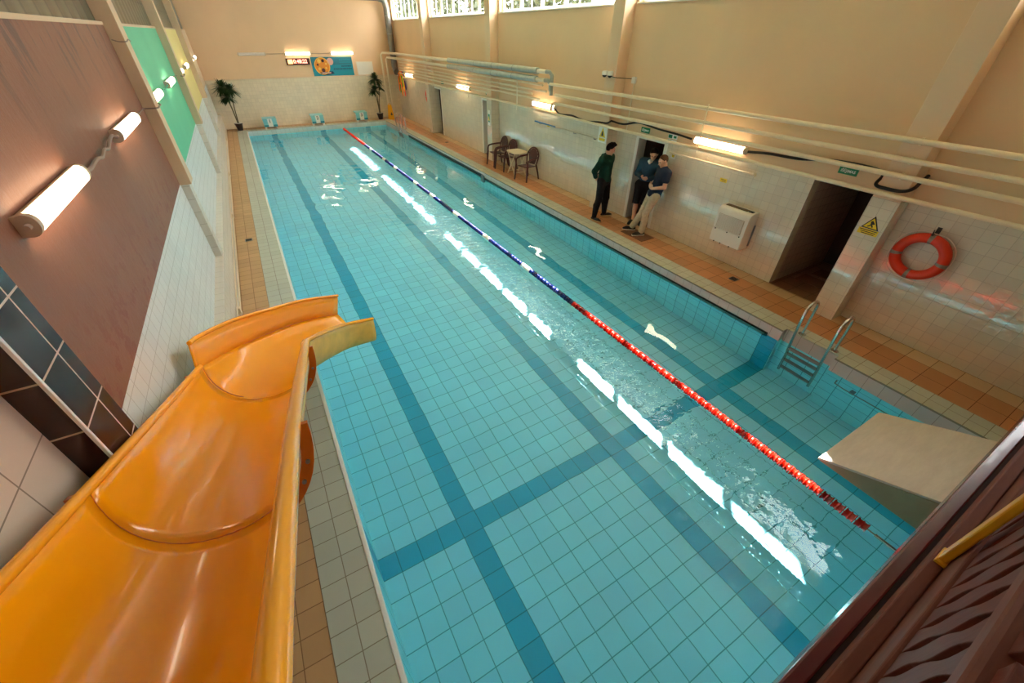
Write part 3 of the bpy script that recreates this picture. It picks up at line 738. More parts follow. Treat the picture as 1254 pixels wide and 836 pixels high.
# ------------------------------------------------------------------ ladders
def ladder(name, y0, y1, xw, label):
    t = thing(name, label, 'ladder', (xw+.15, (y0+y1)/2, 0))
    for y in (y0, y1):
        pts = [(xw+.17, y, 0), (xw+.17, y, .5)]
        pts += [(xw+.02+.15*math.cos(a), y, .5+.14*math.sin(a)) for a in np.linspace(0.25, PI-.3, 9)]
        pts += [(xw-.135, y, .45), (xw-.10, y, .1), (xw-.03, y, -.35), (xw-.02, y, -.68), (xw-.02, y, -1.0)]
        obj('rail', B().tube(pts, .021, 12), M['steel'], t, True)
        obj('flange', B().lathe([(.055, .004), (.055, .012), (.022, .022)], (xw+.17, y, 0), n=18), M['steel'], t, True)
    for z, x in ((-.18, xw-.055), (-.36, xw-.03), (-.60, xw-.02), (-.86, xw-.02)):
        obj('step', B().box(x-.035, x+.035, y0+.01, y1-.01, z-.014, z+.014), M['dark_steel'], t, bevel=.006)
    return t
ladder('pool_ladder', 1.6, 2.08, POOL_X, 'stainless steel pool ladder in the notch beside the pale starting block')
ladder('pool_ladder', 21.5, 22.05, POOL_X, 'small distant steel pool ladder near the yellow caution board')
gb = thing('grab_bar', 'thin steel grab bar on the pool wall right of the near ladder', 'bar', (POOL_X-.05, 1.1, -.4))
obj('bar', B().tube([(POOL_X-.003, 1.33, -.37), (POOL_X-.07, 1.32, -.4), (POOL_X-.08, 1.2, -.41), (POOL_X-.08, .3, -.41), (POOL_X-.003, .25, -.39)], .011, 8), M['dark_steel'], gb, True)
obj('clamp', B().box(POOL_X-.09, POOL_X-.002, 1.06, 1.12, -.43, -.385), M['dark_steel'], gb, bevel=.005)

# ------------------------------------------------------------------ lamps
def lamp_axis(y0, y1, x, z, sgn, label, group, axis='y', on=True):
    """weatherproof batten: back housing, D-shaped diffuser, two end caps. sgn points away from the wall"""
    c = (y0+y1)/2; t = thing('wall_lamp', label, 'lamp', (x, c, z) if axis == 'y' else (c, x, z), group)
    def map_(p): return [(a, b_) for a, b_ in p]
    w_ = .058; dp = .092
    def pr(poly, a, b_):
        bb = B()
        if axis == 'y': bb.prism([(x+sgn*d, z+h) for d, h in poly], 'y', a, b_)
        else: bb.prism([(x+sgn*d, z+h) for d, h in poly], 'x', a, b_)
        return bb
    back = [(0, -w_*.8), (.03, -w_), (.04, -w_), (.04, w_), (.03, w_), (0, w_*.8)]
    dome = [(.041, -w_*.97)] + [(.041+(dp-.041)*max(0, math.cos(a))**.7, w_*.97*math.sin(a)) for a in np.linspace(-PI/2*.92, PI/2*.92, 11)] + [(.041, w_*.97)]
    L = y1-y0
    obj('housing', pr(back, y0+.02, y1-.02), M['lamp_body'], t, bevel=.004)
    obj('diffuser', pr(dome, y0+.045, y1-.045), M['diffuser'] if on else M['diffuser_off'], t, True)
    cap = [(.0, -w_*.9)] + [(.035+(dp-.032)*max(0, math.cos(a))**.7, w_*1.02*math.sin(a)) for a in np.linspace(-PI/2*.95, PI/2*.95, 11)] + [(0, w_*.9)]
    obj('end_cap', pr(cap, y0, y0+.045), M['lamp_body'], t, True); obj('end_cap', pr(cap, y1-.045, y1), M['lamp_body'], t, True)
    for e, s_ in ((y0, -1), (y1, 1)):
        g = (x+sgn*.05, e, z) if axis == 'y' else (e, x+sgn*.05, z); g2 = (x+sgn*.05, e+s_*.035, z) if axis == 'y' else (e+s_*.035, x+sgn*.05, z)
        obj('cable_gland', B().tube([g, g2], .016, 10), M['lamp_body'], t, True)
    return t
LL = [(3.03, 4.22), (5.7, 6.98), (8.6, 9.88), (11.3, 12.58), (14.45, 15.65), (17.1, 18.3), (20.45, 21.65), (23.0, 24.2)]
LN = ['nearest wall lamp on the brown plaster, left side', 'second wall lamp on the brown plaster, beside the first pink pillar', 'nearer wall lamp on the green plaster', 'farther wall lamp on the green plaster',
      'nearer wall lamp on the yellow plaster', 'farther wall lamp on the yellow plaster', 'wall lamp just past the last left pillar', 'farthest left wall lamp next to the far wall']
for (a, c), nm in zip(LL, LN): lamp_axis(a, c, XL, 2.885, 1, nm, 'lamps along the left wall')
for (a, c), nm in zip([(4.62, 5.78), (10.58, 11.78), (16.2, 17.4), (22.6, 23.8)],
                      ['wall lamp above the wall heater', 'wall lamp above the long blue-ended pole', 'wall lamp between the two far doorways', 'farthest right wall lamp beside the foam noodles']):
    lamp_axis(a, c, XR+.006, 2.07, -1, nm, 'lamps along the right wall')
for (a, c), nm, on in zip([(.67, 1.8), (2.6, 3.75), (4.65, 5.76)], ['unlit grey wall lamp left on the far wall', 'lit wall lamp above the red digital clock', 'lit wall lamp above the teal banner'], (0, 1, 1)):
    lamp_axis(a, c, YF, 2.93, -1, nm, 'lamps on the far wall', 'x', on)
def cord(label, pts, m, r=.012, name='cord', n=8, cat='cable', group=None, sub=6):
    c = catmull(pts, sub*len(pts)); o = obj(name, B().tube(c, r, n), m, None, True, origin=pts[0]); tag(o, label, cat, group); return o
def wob(a, b_, n, amp, x, z=2.885):
    return [(x+RNG.uniform(-.004, .004), a+(b_-a)*i/n, z+(RNG.uniform(-amp, amp) if 0 < i < n else 0)) for i in range(n+1)]
cord('wavy grey cord joining the two lamps on the brown plaster', wob(4.27, 5.66, 9, .035, -.93), M['cord'], .014)
cord('grey cord bent around the first pink pillar between lamps', [(-.93, 7.02, 2.885), (-.95, 7.4, 2.88), (-.96, 7.9, 2.87), (-.955, 8.018, 2.86), (-.82, 8.018, 2.86), (-.812, 8.2, 2.86), (-.815, 8.385, 2.87), (-.93, 8.39, 2.9), (-.94, 8.56, 2.885)], M['cord'], .009)
cord('green tinted cord joining the two lamps on green plaster', wob(9.92, 11.26, 7, .02, -.93), M['green'], .012)
cord('grey cord bent around the second left pillar between lamps', [(-.93, 12.62, 2.885), (-.95, 13.3, 2.9), (-.955, 13.985, 2.87), (-.82, 13.985, 2.86), (-.812, 14.2, 2.86), (-.815, 14.36, 2.87), (-.93, 14.41, 2.92)], M['cord'], .009)
cord('thin wire tied round the first pink pillar near its top', [(-.982+.02, 8.018, 3.62), (-.9, 8.018, 3.6), (-.822, 8.02, 3.6), (-.818, 8.2, 3.62), (-.82, 8.38, 3.6)], M['cord'], .006)
cord('thin cord on the far wall between unlit lamp and clock lamp', [(1.84, YF-.03, 2.93), (2.2, YF-.02, 2.93), (2.56, YF-.03, 2.93)], M['cord'], .009)
cord('thin cord on the far wall joining the two lit lamps', [(3.79, YF-.03, 2.93), (4.2, YF-.02, 2.92), (4.61, YF-.03, 2.93)], M['cord'], .009)

# ------------------------------------------------------------------ pipes on the right wall
def pipe(label, pts, r, m=M['pipe'], group='painted pipes along the right wall', n=12, br=None, name='pipe'):
    t = thing(name, label, 'pipe', tuple(pts[0]), group)
    obj('tube', B().tube(pts, r, n), m, t, True)
    for p in br or []:
        (px, py, pz, wx) = p
        obj('bracket', B().box(min(px, wx), max(px, wx), py-.012, py+.012, pz-r-.012, pz-r+.004).box(px-r*.2, px+r*.2+.012, py-.012, py+.012, pz-r-.01, pz+r+.014), m, t)
    return t
PX = 7.5
for z, y1, nm in ((2.665, 10.55, 'topmost of four painted pipes passing across the near right pillar'), (2.44, 10.2, 'second from top of four pipes across the near right pillar'),
                  (2.245, 10.2, 'third from top of four pipes across the near right pillar, above the lamps')):
    pipe(nm, [(PX, -4.9, z), (PX, y1, z)] + ([(PX, y1+.1, z-.02), (PX, y1+.16, z-.1), (PX, y1+.16, z-.18)] if z < 2.3 else []), (.033 if z < 2.6 else .034), br=[(PX, y, z, 7.55) for y in (2.2, 8.2)])
pipe('lowest painted pipe running the wall length just above the tiles', [(PX, -4.9, 1.995), (PX, 23.2, 1.995), (PX, 23.32, 1.995), (PX+.2, 23.34, 1.995)], .03, br=[(PX, y, 1.995, 7.55) for y in (2.2, 8.2, 14.2, 20.2)])
for i, (z, y0, y1) in enumerate([(2.60, 10.9, 23.9), (2.47, 10.7, 23.9), (2.36, 11.4, 23.9), (2.25, 11.0, 23.9), (2.14, 14.2, 23.9)]):
    nm = ['topmost', 'second from top', 'middle', 'second lowest', 'lowest'][i]
    pipe(nm+' of five thin pipes on the far half of the right wall', [(PX+.05, y0, z), (PX+.05, y1, z)], .026, group='thin pipes on the far half of the right wall', n=8, br=[(PX+.05, y, z, 7.55) for y in (14.2, 20.2)])
for y, nm in ((12.15, 'left of the lamp above the long pole'), (15.7, 'left of the lamp between the far doorways'), (23.0, 'beside the foam noodles'), (5.4, 'in front of the heater lamp')):
    o = thing('pipe_hanger', 'thin upright strap holding the wall pipes '+nm, 'bracket', (PX-.03, y, 1.9), 'upright straps holding the pipes')
    if y > 10: obj('strap', B().box(PX-.036, PX+.0-.03, y-.022, y+.022, 1.86, 2.66), M['pipe_white'], o)
    else: obj('strap', B().box(PX-.037, PX-.031, y-.011, y+.011, 1.93, 2.74), M['pipe'], o)
for dx, dz, nm, w2 in ((0, .13, 'upper silver wrapped pipe running to the far corner', 7.05), (-.03, -.06, 'lower silver wrapped pipe running to the far corner', 7.28)):
    z = 2.80+dz; x = 7.44+dx
    t = thing('insulated_pipe', nm, 'pipe', (x, 11, z), 'silver wrapped pipes')
    obj('wrap', B().tube([(x, 11.0, z), (x, 17.2, z)], .078, 16), M['insulation'], t, True)
    obj('tube', B().tube([(x+.0, 10.6, z), (x, 24.7, z), (x-.05, 24.95, z), (w2+.08, 25.1, z), (w2, 25.12, z-.08), (w2, 25.12, .0)], .05, 14), M['pipe_white'], t, True)
    obj('tube', B().tube([(x, 10.62, z), (x+.05, 10.52, z), (x+.12, 10.5, z-.08), (x+.12, 10.5, 2.5-.1*(dz > 0))], .05, 12), M['insulation'], t, True)
    for y in (12.3, 13.6, 14.9, 16.2): obj('strap', B().lathe([(.081, y-.012), (.081, y+.012)], (x, 0, z), 'y', 18), M['dark_steel'], t, True)
cord('black cable sagging from the pole lamp to the second right pillar', [(7.75, 10.54, 2.06), (7.70, 10.2, 1.98), (7.66, 9.6, 2.02), (7.60, 9.0, 1.98), (7.545, 8.42, 2.04), (7.535, 8.1, 2.06), (7.53, 7.95, 2.12)], M['cable'], .02)
cord('black cable above the open doorway with three people', [(7.56, 7.99, 2.12), (7.7, 7.7, 2.08), (7.76, 7.3, 2.16), (7.77, 6.7, 2.12), (7.78, 6.2, 2.10), (7.79, 5.82, 2.07)], M['cable'], .02)
cord('black cable running from the heater lamp over the near doorway', [(7.79, 4.58, 2.07), (7.80, 4.2, 2.11), (7.80, 3.7, 2.13), (7.80, 3.2, 2.205), (7.80, 2.7, 2.215), (7.78, 2.5, 2.17), (7.54, 2.44, 2.08), (7.525, 2.3, 2.06), (7.525, 2.12, 2.07), (7.56, 2.03, 2.12), (7.7, 2.03, 2.19), (7.83, 2.03, 2.25)], M['cable'], .022)
lp = cord('two thin pipes running along the floor by the left wall ledge', [(-.82, 5.0, .10), (-.82, 12, .10), (-.82, 25.2, .10)], M['pipe_white'], .014, 'floor_pipe', cat='pipe', sub=3)
for y in (6.9, 11.8, 16.0, 22.0): obj('valve', B().box(-.848, -.80, y-.05, y+.05, .07, .2), M['pipe_white'], lp, bevel=.01)
obj('upper_pipe', B().tube([(-.828, 5.0, .22), (-.828, 25.2, .22)], .011, 8), M['pipe_white'], lp, True)

# ------------------------------------------------------------------ far end: starting blocks, banner, clock, palms, notice board
for i, (x0, x1, num) in enumerate([(.77, 1.37, '1'), (2.93, 3.53, '2'), (5.11, 5.71, '3')]):
    nm = ['leftmost', 'middle', 'right hand'][i]
    t = thing('starting_block', 'small aqua starting block with white panel, %s of the three at the far end' % nm, 'starting block', ((x0+x1)/2, 24.85, 0), 'aqua starting blocks at the far end')
    y0, y1 = 24.58, 25.08
    obj('platform', B().prism([(y0+.012, .40), (y1, .43), (y1, .47), (y0+.012, .44)], 'x', x0, x1), M['aqua'], t, bevel=.008)
    obj('front_panel', B().box(x0+.01, x1-.01, y0+.015, y0+.035, .09, .44), M['aqua'], t)
    obj('stripe', B().box(x0+.01, x1-.01, y0+.008, y0+.016, .10, .18), M['aqua_dark'], t)
    for a in (x0+.02, x1-.10): obj('foot', B().box(a, a+.08, y0+.04, y1-.05, 0, .34), M['block_white'], t)
    q = B().box((x0+x1)/2-.10, (x0+x1)/2+.10, y0+.002, y0+.009, .10, .435)
    pn = obj('number_panel', q, M['block_white'], t)
    text('number', num, .2, M['sign_black'], pn, ((x0+x1)/2, y0+.0, .325), ROT_Y)
bn = thing('banner', 'teal club banner with round orange emblem and dark lines on the far wall', 'banner', (4.68, YF, 2.39))
yb = YF-.015
obj('sheet', B().box(3.68, 5.62, yb, YF-.001, 1.99, 2.79), M['banner'], bn)
obj('top_band', B().box(3.68, 5.62, yb-.002, yb, 2.46, 2.79), M['banner_top'], bn)
em = obj('emblem', B().lathe([(.36, -.004), (.36, 0)], (4.15, yb-.003, 2.42), 'y', 40), M['emblem_orange'], bn)
obj('emblem_ring', B().torus((4.15, yb-.008, 2.42), .34, .016, 'y', 40, 8), M['emblem_yellow'], em, True)
for k in range(7):
    a = k*.9+.3; rr = .20
    obj('emblem_spot', B().lathe([(.045+.02*(k % 3), -.003), (.045+.02*(k % 3), 0)], (4.15+rr*math.cos(a), yb-.008, 2.45+rr*math.sin(a)), 'y', 14), M['emblem_dark'] if k % 2 else M['emblem_yellow'], em)
obj('side_disc', B().lathe([(.15, -.004), (.15, 0)], (4.56, yb-.006, 2.60), 'y', 28), M['emblem_pink'], bn)
obj('ribbon', B().prism([(3.95, 2.16), (4.6, 2.20), (4.66, 2.10), (4.15, 2.03), (3.98, 2.08)], 'y', yb-.012, yb-.004), M['navy_print'], bn)
obj('ribbon_panel', B().box(4.08, 4.5, yb-.016, yb-.012, 2.11, 2.165), M['emblem_pink'], bn)
for k, (a, c, z) in enumerate([(5.05, 5.55, 2.40), (4.66, 5.56, 2.29), (5.0, 5.55, 2.66), (5.0, 5.55, 2.56)]):
    b = B(); x = a
    while x < c:
        w_ = RNG.uniform(.03, .08); b.box(x, min(c, x+w_), yb-.006, yb-.002, z-.022, z+.022); x += w_+.02
    obj('print_line', b, M['navy_print'] if k < 2 else M['banner'], bn)
ck = thing('digital_clock', 'narrow dark wall clock with glowing red digits left of the teal banner', 'clock', (3.08, YF, 2.62))
obj('case', B().box(2.58, 3.62, YF-.06, YF-.001, 2.49, 2.75), M['clock_case'], ck, bevel=.006)
obj('orange_panel', B().box(2.65, 2.86, YF-.064, YF-.06, 2.535, 2.705), M['led_orange'], ck)
text('digits', '0:48:22', .21, M['led_red'], ck, (3.2, YF-.062, 2.62), ROT_Y)
nb = thing('notice_board', 'pale blank panel fixed beside the teal banner on the far wall', 'panel', (6.2, YF, 2.26))
obj('board', B().box(5.82, 6.62, YF-.018, YF-.001, 1.96, 2.56), M['white_paint'], nb, bevel=.004)
obj('edge_strip', B().box(5.80, 5.83, YF-.024, YF-.001, 1.95, 2.57).box(5.8, 6.63, YF-.024, YF-.001, 2.55, 2.58), M['pipe_white'], nb)
def frond_head(c, R, n, lean):
    b = B(); c = Vector(c)
    for k in range(n):
        th = RNG.uniform(0, 2*PI); el = RNG.uniform(-.5, 1.35); L = R*RNG.uniform(.75, 1.1)
        d = Vector((math.cos(th)*math.cos(el), math.sin(th)*math.cos(el), math.sin(el)))
        side = d.cross(Vector((0, 0, 1))).normalized(); n_ = side.cross(d)
        L0, L1 = [], []
        for j in range(6):
            u = j/5; p = c+d*(L*u)+Vector((0, 0, -.30*R*u*u)); w_ = .024*math.sin(PI*(.12+.86*u))*1.25+.003
            L0.append(p-side*w_); L1.append(p+side*w_+n_*.003)
        b.grid([L0, L1])
    return b
def palm(x, y, heads, label, s_=1):
    t = thing('potted_palm', label, 'plant', (x, y, 0))
    po = obj('pot', B().lathe([(.11, 0), (.16, .26), (.172, .26), (.172, .30), (.15, .30), (.14, .24)], (x, y, 0), n=24), M['pot'], t, True)
    obj('liner', B().torus((x, y, .302), .15, .018, 'z', 28, 8), M['pot_white'], po, True)
    obj('soil', B().lathe([(.145, .25), (.145, .262)], (x, y, 0), n=20), M['soil'], po)
    for (dx, dy, hz, R, n) in heads:
        pts = [(x+dx*.08, y+dy*.05, .25), (x+dx*.4, y+dy*.4, .25+(hz-.25)*.5), (x+dx, y+dy, hz)]
        st = obj('stem', B().tube(catmull(pts, 8), [.024-.001*i for i in range(9)], 8), M['stem'], t, True)
        obj('foliage', frond_head((x+dx, y+dy, hz), R, n, 0), M['leaf'], st)
palm(-.26, 24.93, [(-.12, -.14, 1.74, .50, 170), (-.06, -.16, 1.36, .42, 120), (.16, -.12, 1.62, .42, 130)], 'potted palm with three leafy heads in the far left corner')
palm(6.48, 25.0, [(-.02, -.16, 1.84, .44, 180), (-.12, -.16, 1.36, .40, 130), (.14, -.16, 1.5, .36, 60)], 'potted palm in the far right corner beside the yellow caution board')
cb = thing('caution_board', 'yellow folding caution board standing by the far right pipes', 'caution sign', (6.98, 24.7, 0))
for s_, nm in ((-1, 'front'), (1, 'back')):
    p = obj('panel', B().add([(6.84, 24.7+s_*.13, 0), (7.12, 24.7+s_*.13, 0), (7.07, 24.7+s_*.015, .68), (6.89, 24.7+s_*.015, .68), (6.84, 24.7+s_*.15, 0), (7.12, 24.7+s_*.15, 0), (7.07, 24.7+s_*.035, .68), (6.89, 24.7+s_*.035, .68)],
        [(0,1,2,3),(4,7,6,5),(0,4,5,1),(1,5,6,2),(2,6,7,3),(3,7,4,0)]), M['caution'], cb, bevel=.004)
obj('handle', B().torus((6.98, 24.7, .68), .06, .014, 'y', 18, 8, 0, PI), M['caution'], cb, True)
obj('pictogram', B().prism([(6.93, .22), (7.03, .22), (6.98, .36)], 'y', 24.50, 24.56), M['sign_black'], cb)
# foam noodles over a hook
hk = thing('noodle_hook', 'steel wall hook with draped foam noodles near the far right corner', 'hook', (7.84, 24.3, 1.98))
obj('arm', B().tube([(7.83, 24.3, 2.0), (7.58, 24.3, 2.0), (7.55, 24.3, 2.05)], .014, 8), M['dark_steel'], hk, True)
obj('plate', B().box(7.82, 7.842, 24.24, 24.36, 1.93, 2.07), M['dark_steel'], hk)
cols = [('red', (214, 40, 30)), ('yellow', (240, 190, 20)), ('green', (70, 150, 40)), ('orange', (240, 120, 20)), ('navy', (30, 50, 120)), ('pink red', (228, 60, 60)), ('amber', (246, 160, 10))]
for k, (nm, c) in enumerate(cols):
    m = mat('foam_'+nm.replace(' ', '_'), rgb(*c), .7); x = 7.79-.06*(k % 4); y = 24.3
    a = .36+.10*((k*37) % 5)/4; la = .55+.16*((k*53) % 7)/2.2; lb = .5+.15*((k*29) % 6)/2
    z = 2.03+.064*(k//4)+.002*k
    pts = [(x, y-a*.55-.02*k, z-la), (x, y-a*.5, z-la*.5), (x, y-a*.25, z+.02), (x, y, z+.075), (x, y+a*.3, z+.0), (x, y+a*.5, z-lb*.6), (x, y+a*.5, z-lb)]
    o = obj('foam_noodle', B().tube(catmull(pts, 26), .027, 10), m, None, True, origin=(x, y, z)); tag(o, nm+' foam noodle draped over the hook by the far corner', 'foam noodle', 'foam noodles on the hook')
dc = thing('air_duct', 'grey round metal air duct rising in the far right corner', 'duct', (7.62, 24.95, 2.2))
obj('riser', B().tube([(7.62, 24.92, 2.35), (7.62, 24.92, 4.75)], .15, 20), M['duct'], dc, True)
obj('outlet_bend', B().tube(catmull([(7.62, 24.92, 2.40), (7.63, 24.86, 2.22), (7.62, 24.7, 2.12)], 8), .14, 20), M['duct'], dc, True)
obj('top_run', B().tube(catmull([(7.62, 24.92, 4.7), (7.55, 24.92, 4.98), (7.3, 24.92, 5.08), (6.9, 24.92, 5.1), (5.6, 24.92, 5.1)], 20), .15, 20), M['duct'], dc, True)
for z in (2.9, 3.7, 4.4): obj('band', B().lathe([(.156, z-.02), (.156, z+.02)], (7.62, 24.92, 0), n=24), M['dark_steel'], dc, True)

# ------------------------------------------------------------------ right wall fittings
def lifebuoy(y, z, x, label, hook=True):
    t = thing('lifebuoy', label, 'lifebuoy', (x, y, z))
    R, r_ = .262, .066
    rg = obj('ring', B().torus((x, y, z), R, r_, 'x', 56, 16), M['ring_red'], t, True)
    for a in (1.62, 3.2, 4.75, 6.2):
        obj('tape_band', B().torus((x, y, z), R, r_+.003, 'x', 6, 18, a-.085, a+.085), M['ring_band'], t, True)
    pts = []
    for k in range(80):
        a = 2*PI*k/80; w_ = abs(math.sin(2*(a-1.62))); d = R+r_+.006+.03*w_
        pts.append((x-.01, y+d*math.cos(a), z+d*math.sin(a)))
    obj('grab_line', B().tube(pts+[pts[0]], .006, 6), M['rope_white'], t, True)
    if hook:
        h = thing('wall_hook', 'dark pointed wall hook holding the near orange lifebuoy', 'hook', (XR, y, z+R))
        obj('prong', B().tube([(XR-.002, y+.0, z+.33), (x-.06, y, z+.325), (x-.09, y, z+.40)], [.012, .012, .005], 8), M['black'], h, True)
        obj('plate', B().box(XR-.006, XR+.001, y-.025, y+.025, z+.24, z+.40), M['black'], h)
lifebuoy(1.6, 1.285, 7.752, 'orange red lifebuoy with grey bands on the tiled wall at right')
lifebuoy(20.62, 1.42, 7.76, 'distant red lifebuoy hung beside the farthest doorway', False)
hb = thing('hook_peg', 'small peg under the distant red lifebuoy', 'hook', (XR, 20.62, 1.62)); obj('peg', B().tube([(XR, 20.62, 1.60), (7.74, 20.62, 1.60)], .012, 8), M['dark_steel'], hb, True)
ht = thing('wall_heater', 'boxy white fan heater with curved top mounted on the tiled wall', 'heater', (XR, 4.32, .4))
hy0, hy1, hz0, hz1 = 4.0, 4.66, .44, 1.14
prof = [(XR-.002, hz0), (XR-.24, hz0+.01), (XR-.25, hz0+.04), (XR-.262, .86), (XR-.26, .98)] + [(XR-.16-.10*math.cos(a), 1.0+.135*math.sin(a)) for a in np.linspace(.1, PI/2, 7)] + [(XR-.002, hz1)]
obj('body', B().prism(prof, 'y', hy0, hy1), M['grey_plastic'], ht, bevel=.008)
obj('front_grille', B().box(XR-.272, XR-.25, hy0+.07, hy1-.06, .73, 1.0), M['grille'], ht, bevel=.003)
g = B()
for k in range(16): g.box(XR-.276, XR-.27, hy0+.08, hy1-.07, .742+.0162*k, .749+.0162*k)
obj('grille_slats', g, M['grey_plastic'], ht)
obj('lower_panel', B().box(XR-.268, XR-.24, hy0+.005, hy1-.005, .455, .715), M['block_white'], ht, bevel=.006)
obj('top_vent', B().box(XR-.15, XR-.06, hy0+.15, hy1-.06, 1.128, 1.146), M['dark_grille'], ht)
obj('control_window', B().box(XR-.14, XR-.07, hy0+.05, hy0+.13, 1.128, 1.147), M['sign_black'], ht)
for y, z in ((hy0+.07, .70), (4.33, .70), (hy1-.07, .70), (hy0+.2, .455), (4.4, .455), (hy1-.12, .455)):
    obj('screw', B().lathe([(.012, -.276), (.012, -.266)], (XR, y, z), 'x', 10), M['sign_black'], ht)
obj('wall_bracket', B().box(XR-.03, XR, hy0-.02, hy0-.003, .5, .9), M['dark_steel'], ht)
def exit_sign(y, z, w_, label, x=XR-.055, word='IŠĖJIMAS', size=.055):
    t = thing('exit_sign', label, 'sign', (x, y, z), 'green exit signs above the doorways')
    obj('board', B().box(x-.006, x+.006, y-w_/2, y+w_/2, z-.052, z+.052), M['sign_green'], t)
    text('lettering', word, size, M['sign_white'], t, (x-.0075, y, z-.004), ROT_X)
    obj('stand_off', B().box(x+.006, XR+.008, y-.02, y+.02, z-.02, z+.02), M['dark_steel'], t)
    return t
exit_sign(2.93, 2.115, .26, 'green exit sign above the near dark doorway', XR-.06)
exit_sign(7.08, 2.04, .25, 'green exit sign above the doorway with the people')
exit_sign(14.72, 2.06, .26, 'green exit sign above the second doorway from the far wall')
exit_sign(18.9, 2.08, .26, 'green exit sign beside the farthest doorway')
for z, nm in ((2.03, 'upper'), (1.93, 'lower')):
    t = thing('direction_sign', nm+' of two small green and white signs right of the peopled doorway', 'sign', (XR-.03, 6.32, z))
    obj('board', B().box(XR-.034, XR-.028, 6.20, 6.44, z-.04, z+.04), M['sign_white'], t)
    obj('arrow_panel', B().box(XR-.036, XR-.034, 6.33, 6.43, z-.032, z+.032), M['sign_green'], t)
    obj('figure', B().prism([(6.22, z-.02), (6.27, z-.02), (6.27, z-.03), (6.30, z), (6.27, z+.03), (6.27, z+.02), (6.22, z+.02)], 'x', XR-.036, XR-.034), M['sign_green'], t)
    obj('stand_off', B().box(XR-.028, XR+.008, 6.3, 6.34, z-.02, z+.02), M['dark_steel'], t)
def warning(x, y, z, label, s_=.11, face='x'):
    t = thing('warning_sign', label, 'sign', (x, y, z))
    tri = [(y-s_, z-s_*.55), (y+s_, z-s_*.55), (y, z+s_*1.1)]; ti = [(y-s_*.80, z-s_*.44), (y+s_*.80, z-s_*.44), (y, z+s_*.86)]
    obj('plate', B().prism([(y-s_*1.15, z-s_*1.35), (y+s_*1.15, z-s_*1.35), (y+s_*1.15, z-s_*.62), (y-s_*1.15, z-s_*.62)], 'x', x-.004, x), M['sign_yellow'], t)
    tr = obj('triangle', B().prism(tri, 'x', x-.006, x), M['sign_black'], t); obj('yellow_field', B().prism(ti, 'x', x-.008, x-.005), M['sign_yellow'], tr)
    obj('figure', B().prism([(y-s_*.3, z-s_*.25), (y-.01, z), (y-s_*.35, z+s_*.15), (y+s_*.02, z+s_*.5), (y+s_*.2, z+s_*.35), (y+s_*.1, z), (y+s_*.4, z-s_*.3), (y+s_*.3, z-s_*.36), (y, z-s_*.12), (y-s_*.2, z-s_*.36)], 'x', x-.0095, x-.0075), M['sign_black'], tr)
    b = B()
    for k in range(3): b.box(x-.0055, x-.0038, y-s_*(1-.1*k), y+s_*(1-.15*k), z-s_*(.76+.22*k)-.006, z-s_*(.76+.22*k)+.004)
    obj('print_line', b, M['sign_black'], t)
warning(7.549, 2.24, 1.565, 'yellow triangular slip warning sign on the near tiled pillar')
wp = thing('warning_poster', 'white poster with a yellow warning triangle on the pillar by the green hoodie', 'sign', (7.549, 8.2, 1.82))
obj('sheet', B().box(7.545, 7.549, 8.05, 8.35, 1.62, 2.0), M['block_white'], wp)
obj('triangle', B().prism([(8.09, 1.74), (8.31, 1.74), (8.2, 1.95)], 'x', 7.542, 7.545), M['sign_yellow'], wp)
obj('figure', B().prism([(8.16, 1.77), (8.24, 1.77), (8.22, 1.86), (8.19, 1.88)], 'x', 7.540, 7.542), M['sign_black'], wp)
obj('caption_panel', B().box(7.542, 7.545, 8.09, 8.31, 1.66, 1.72), M['sign_yellow'], wp)
ps = thing('warning_poster', 'narrow yellow and green notice on the third pillar by the far doorway', 'sign', (7.549, 14.17, 1.4))
obj('sheet', B().box(7.545, 7.549, 14.10, 14.26, 1.15, 1.62), M['block_white'], ps); obj('print', B().box(7.542, 7.545, 14.12, 14.24, 1.25, 1.5), M['sign_green'], ps); obj('triangle', B().prism([(14.12, 1.3), (14.24, 1.3), (14.18, 1.45)], 'x', 7.540, 7.542), M['sign_yellow'], ps)
for (y, z, nm) in ((4.91, 1.49, 'small yellow label on the tiles above the wall heater'), (10.94, 1.58, 'small yellow label below the long blue-ended pole')):
    t = thing('label_plate', nm, 'sign', (XR, y, z)); obj('plate', B().box(XR-.004, XR-.0005, y-.075, y+.075, z-.035, z+.035), M['sign_yellow'], t)
    b = B()
    for k in range(2): b.box(XR-.005, XR-.0038, y-.055, y+.055-.02*k, z+.012-.024*k-.004, z+.012-.024*k+.004)
    obj('print_line', b, M['sign_black'], t)
rl = thing('wall_rail', 'white painted rail along the tiles between doorway and heater', 'rail', (XR-.07, 5.3, 1.74))
obj('bar', B().tube([(XR-.07, 6.3, 1.74), (XR-.07, 4.34, 1.74)], .02, 12), M['pipe_white'], rl, True)
for y in (4.4, 5.4, 6.2): obj('bracket', B().tube([(XR-.07, y, 1.74), (XR+.0, y, 1.70)], .016, 8), M['pipe_white'], rl, True)
obj('end_stop', B().lathe([(.034, -.03), (.034, .03)], (XR-.07, 4.33, 1.74), 'y', 14), M['pipe_white'], rl, True)
pl = thing('telescopic_pole', 'long pole, blue at one end, resting on pegs along the tiles', 'pole', (XR-.05, 10.1, 1.61))
obj('blue_section', B().tube([(XR-.05, 11.6, 1.615), (XR-.05, 10.5, 1.612)], .02, 10), M['blue_pole'], pl, True)
obj('pale_section', B().tube([(XR-.05, 10.5, 1.612), (XR-.05, 8.62, 1.605)], .013, 10), M['cream_pole'], pl, True)
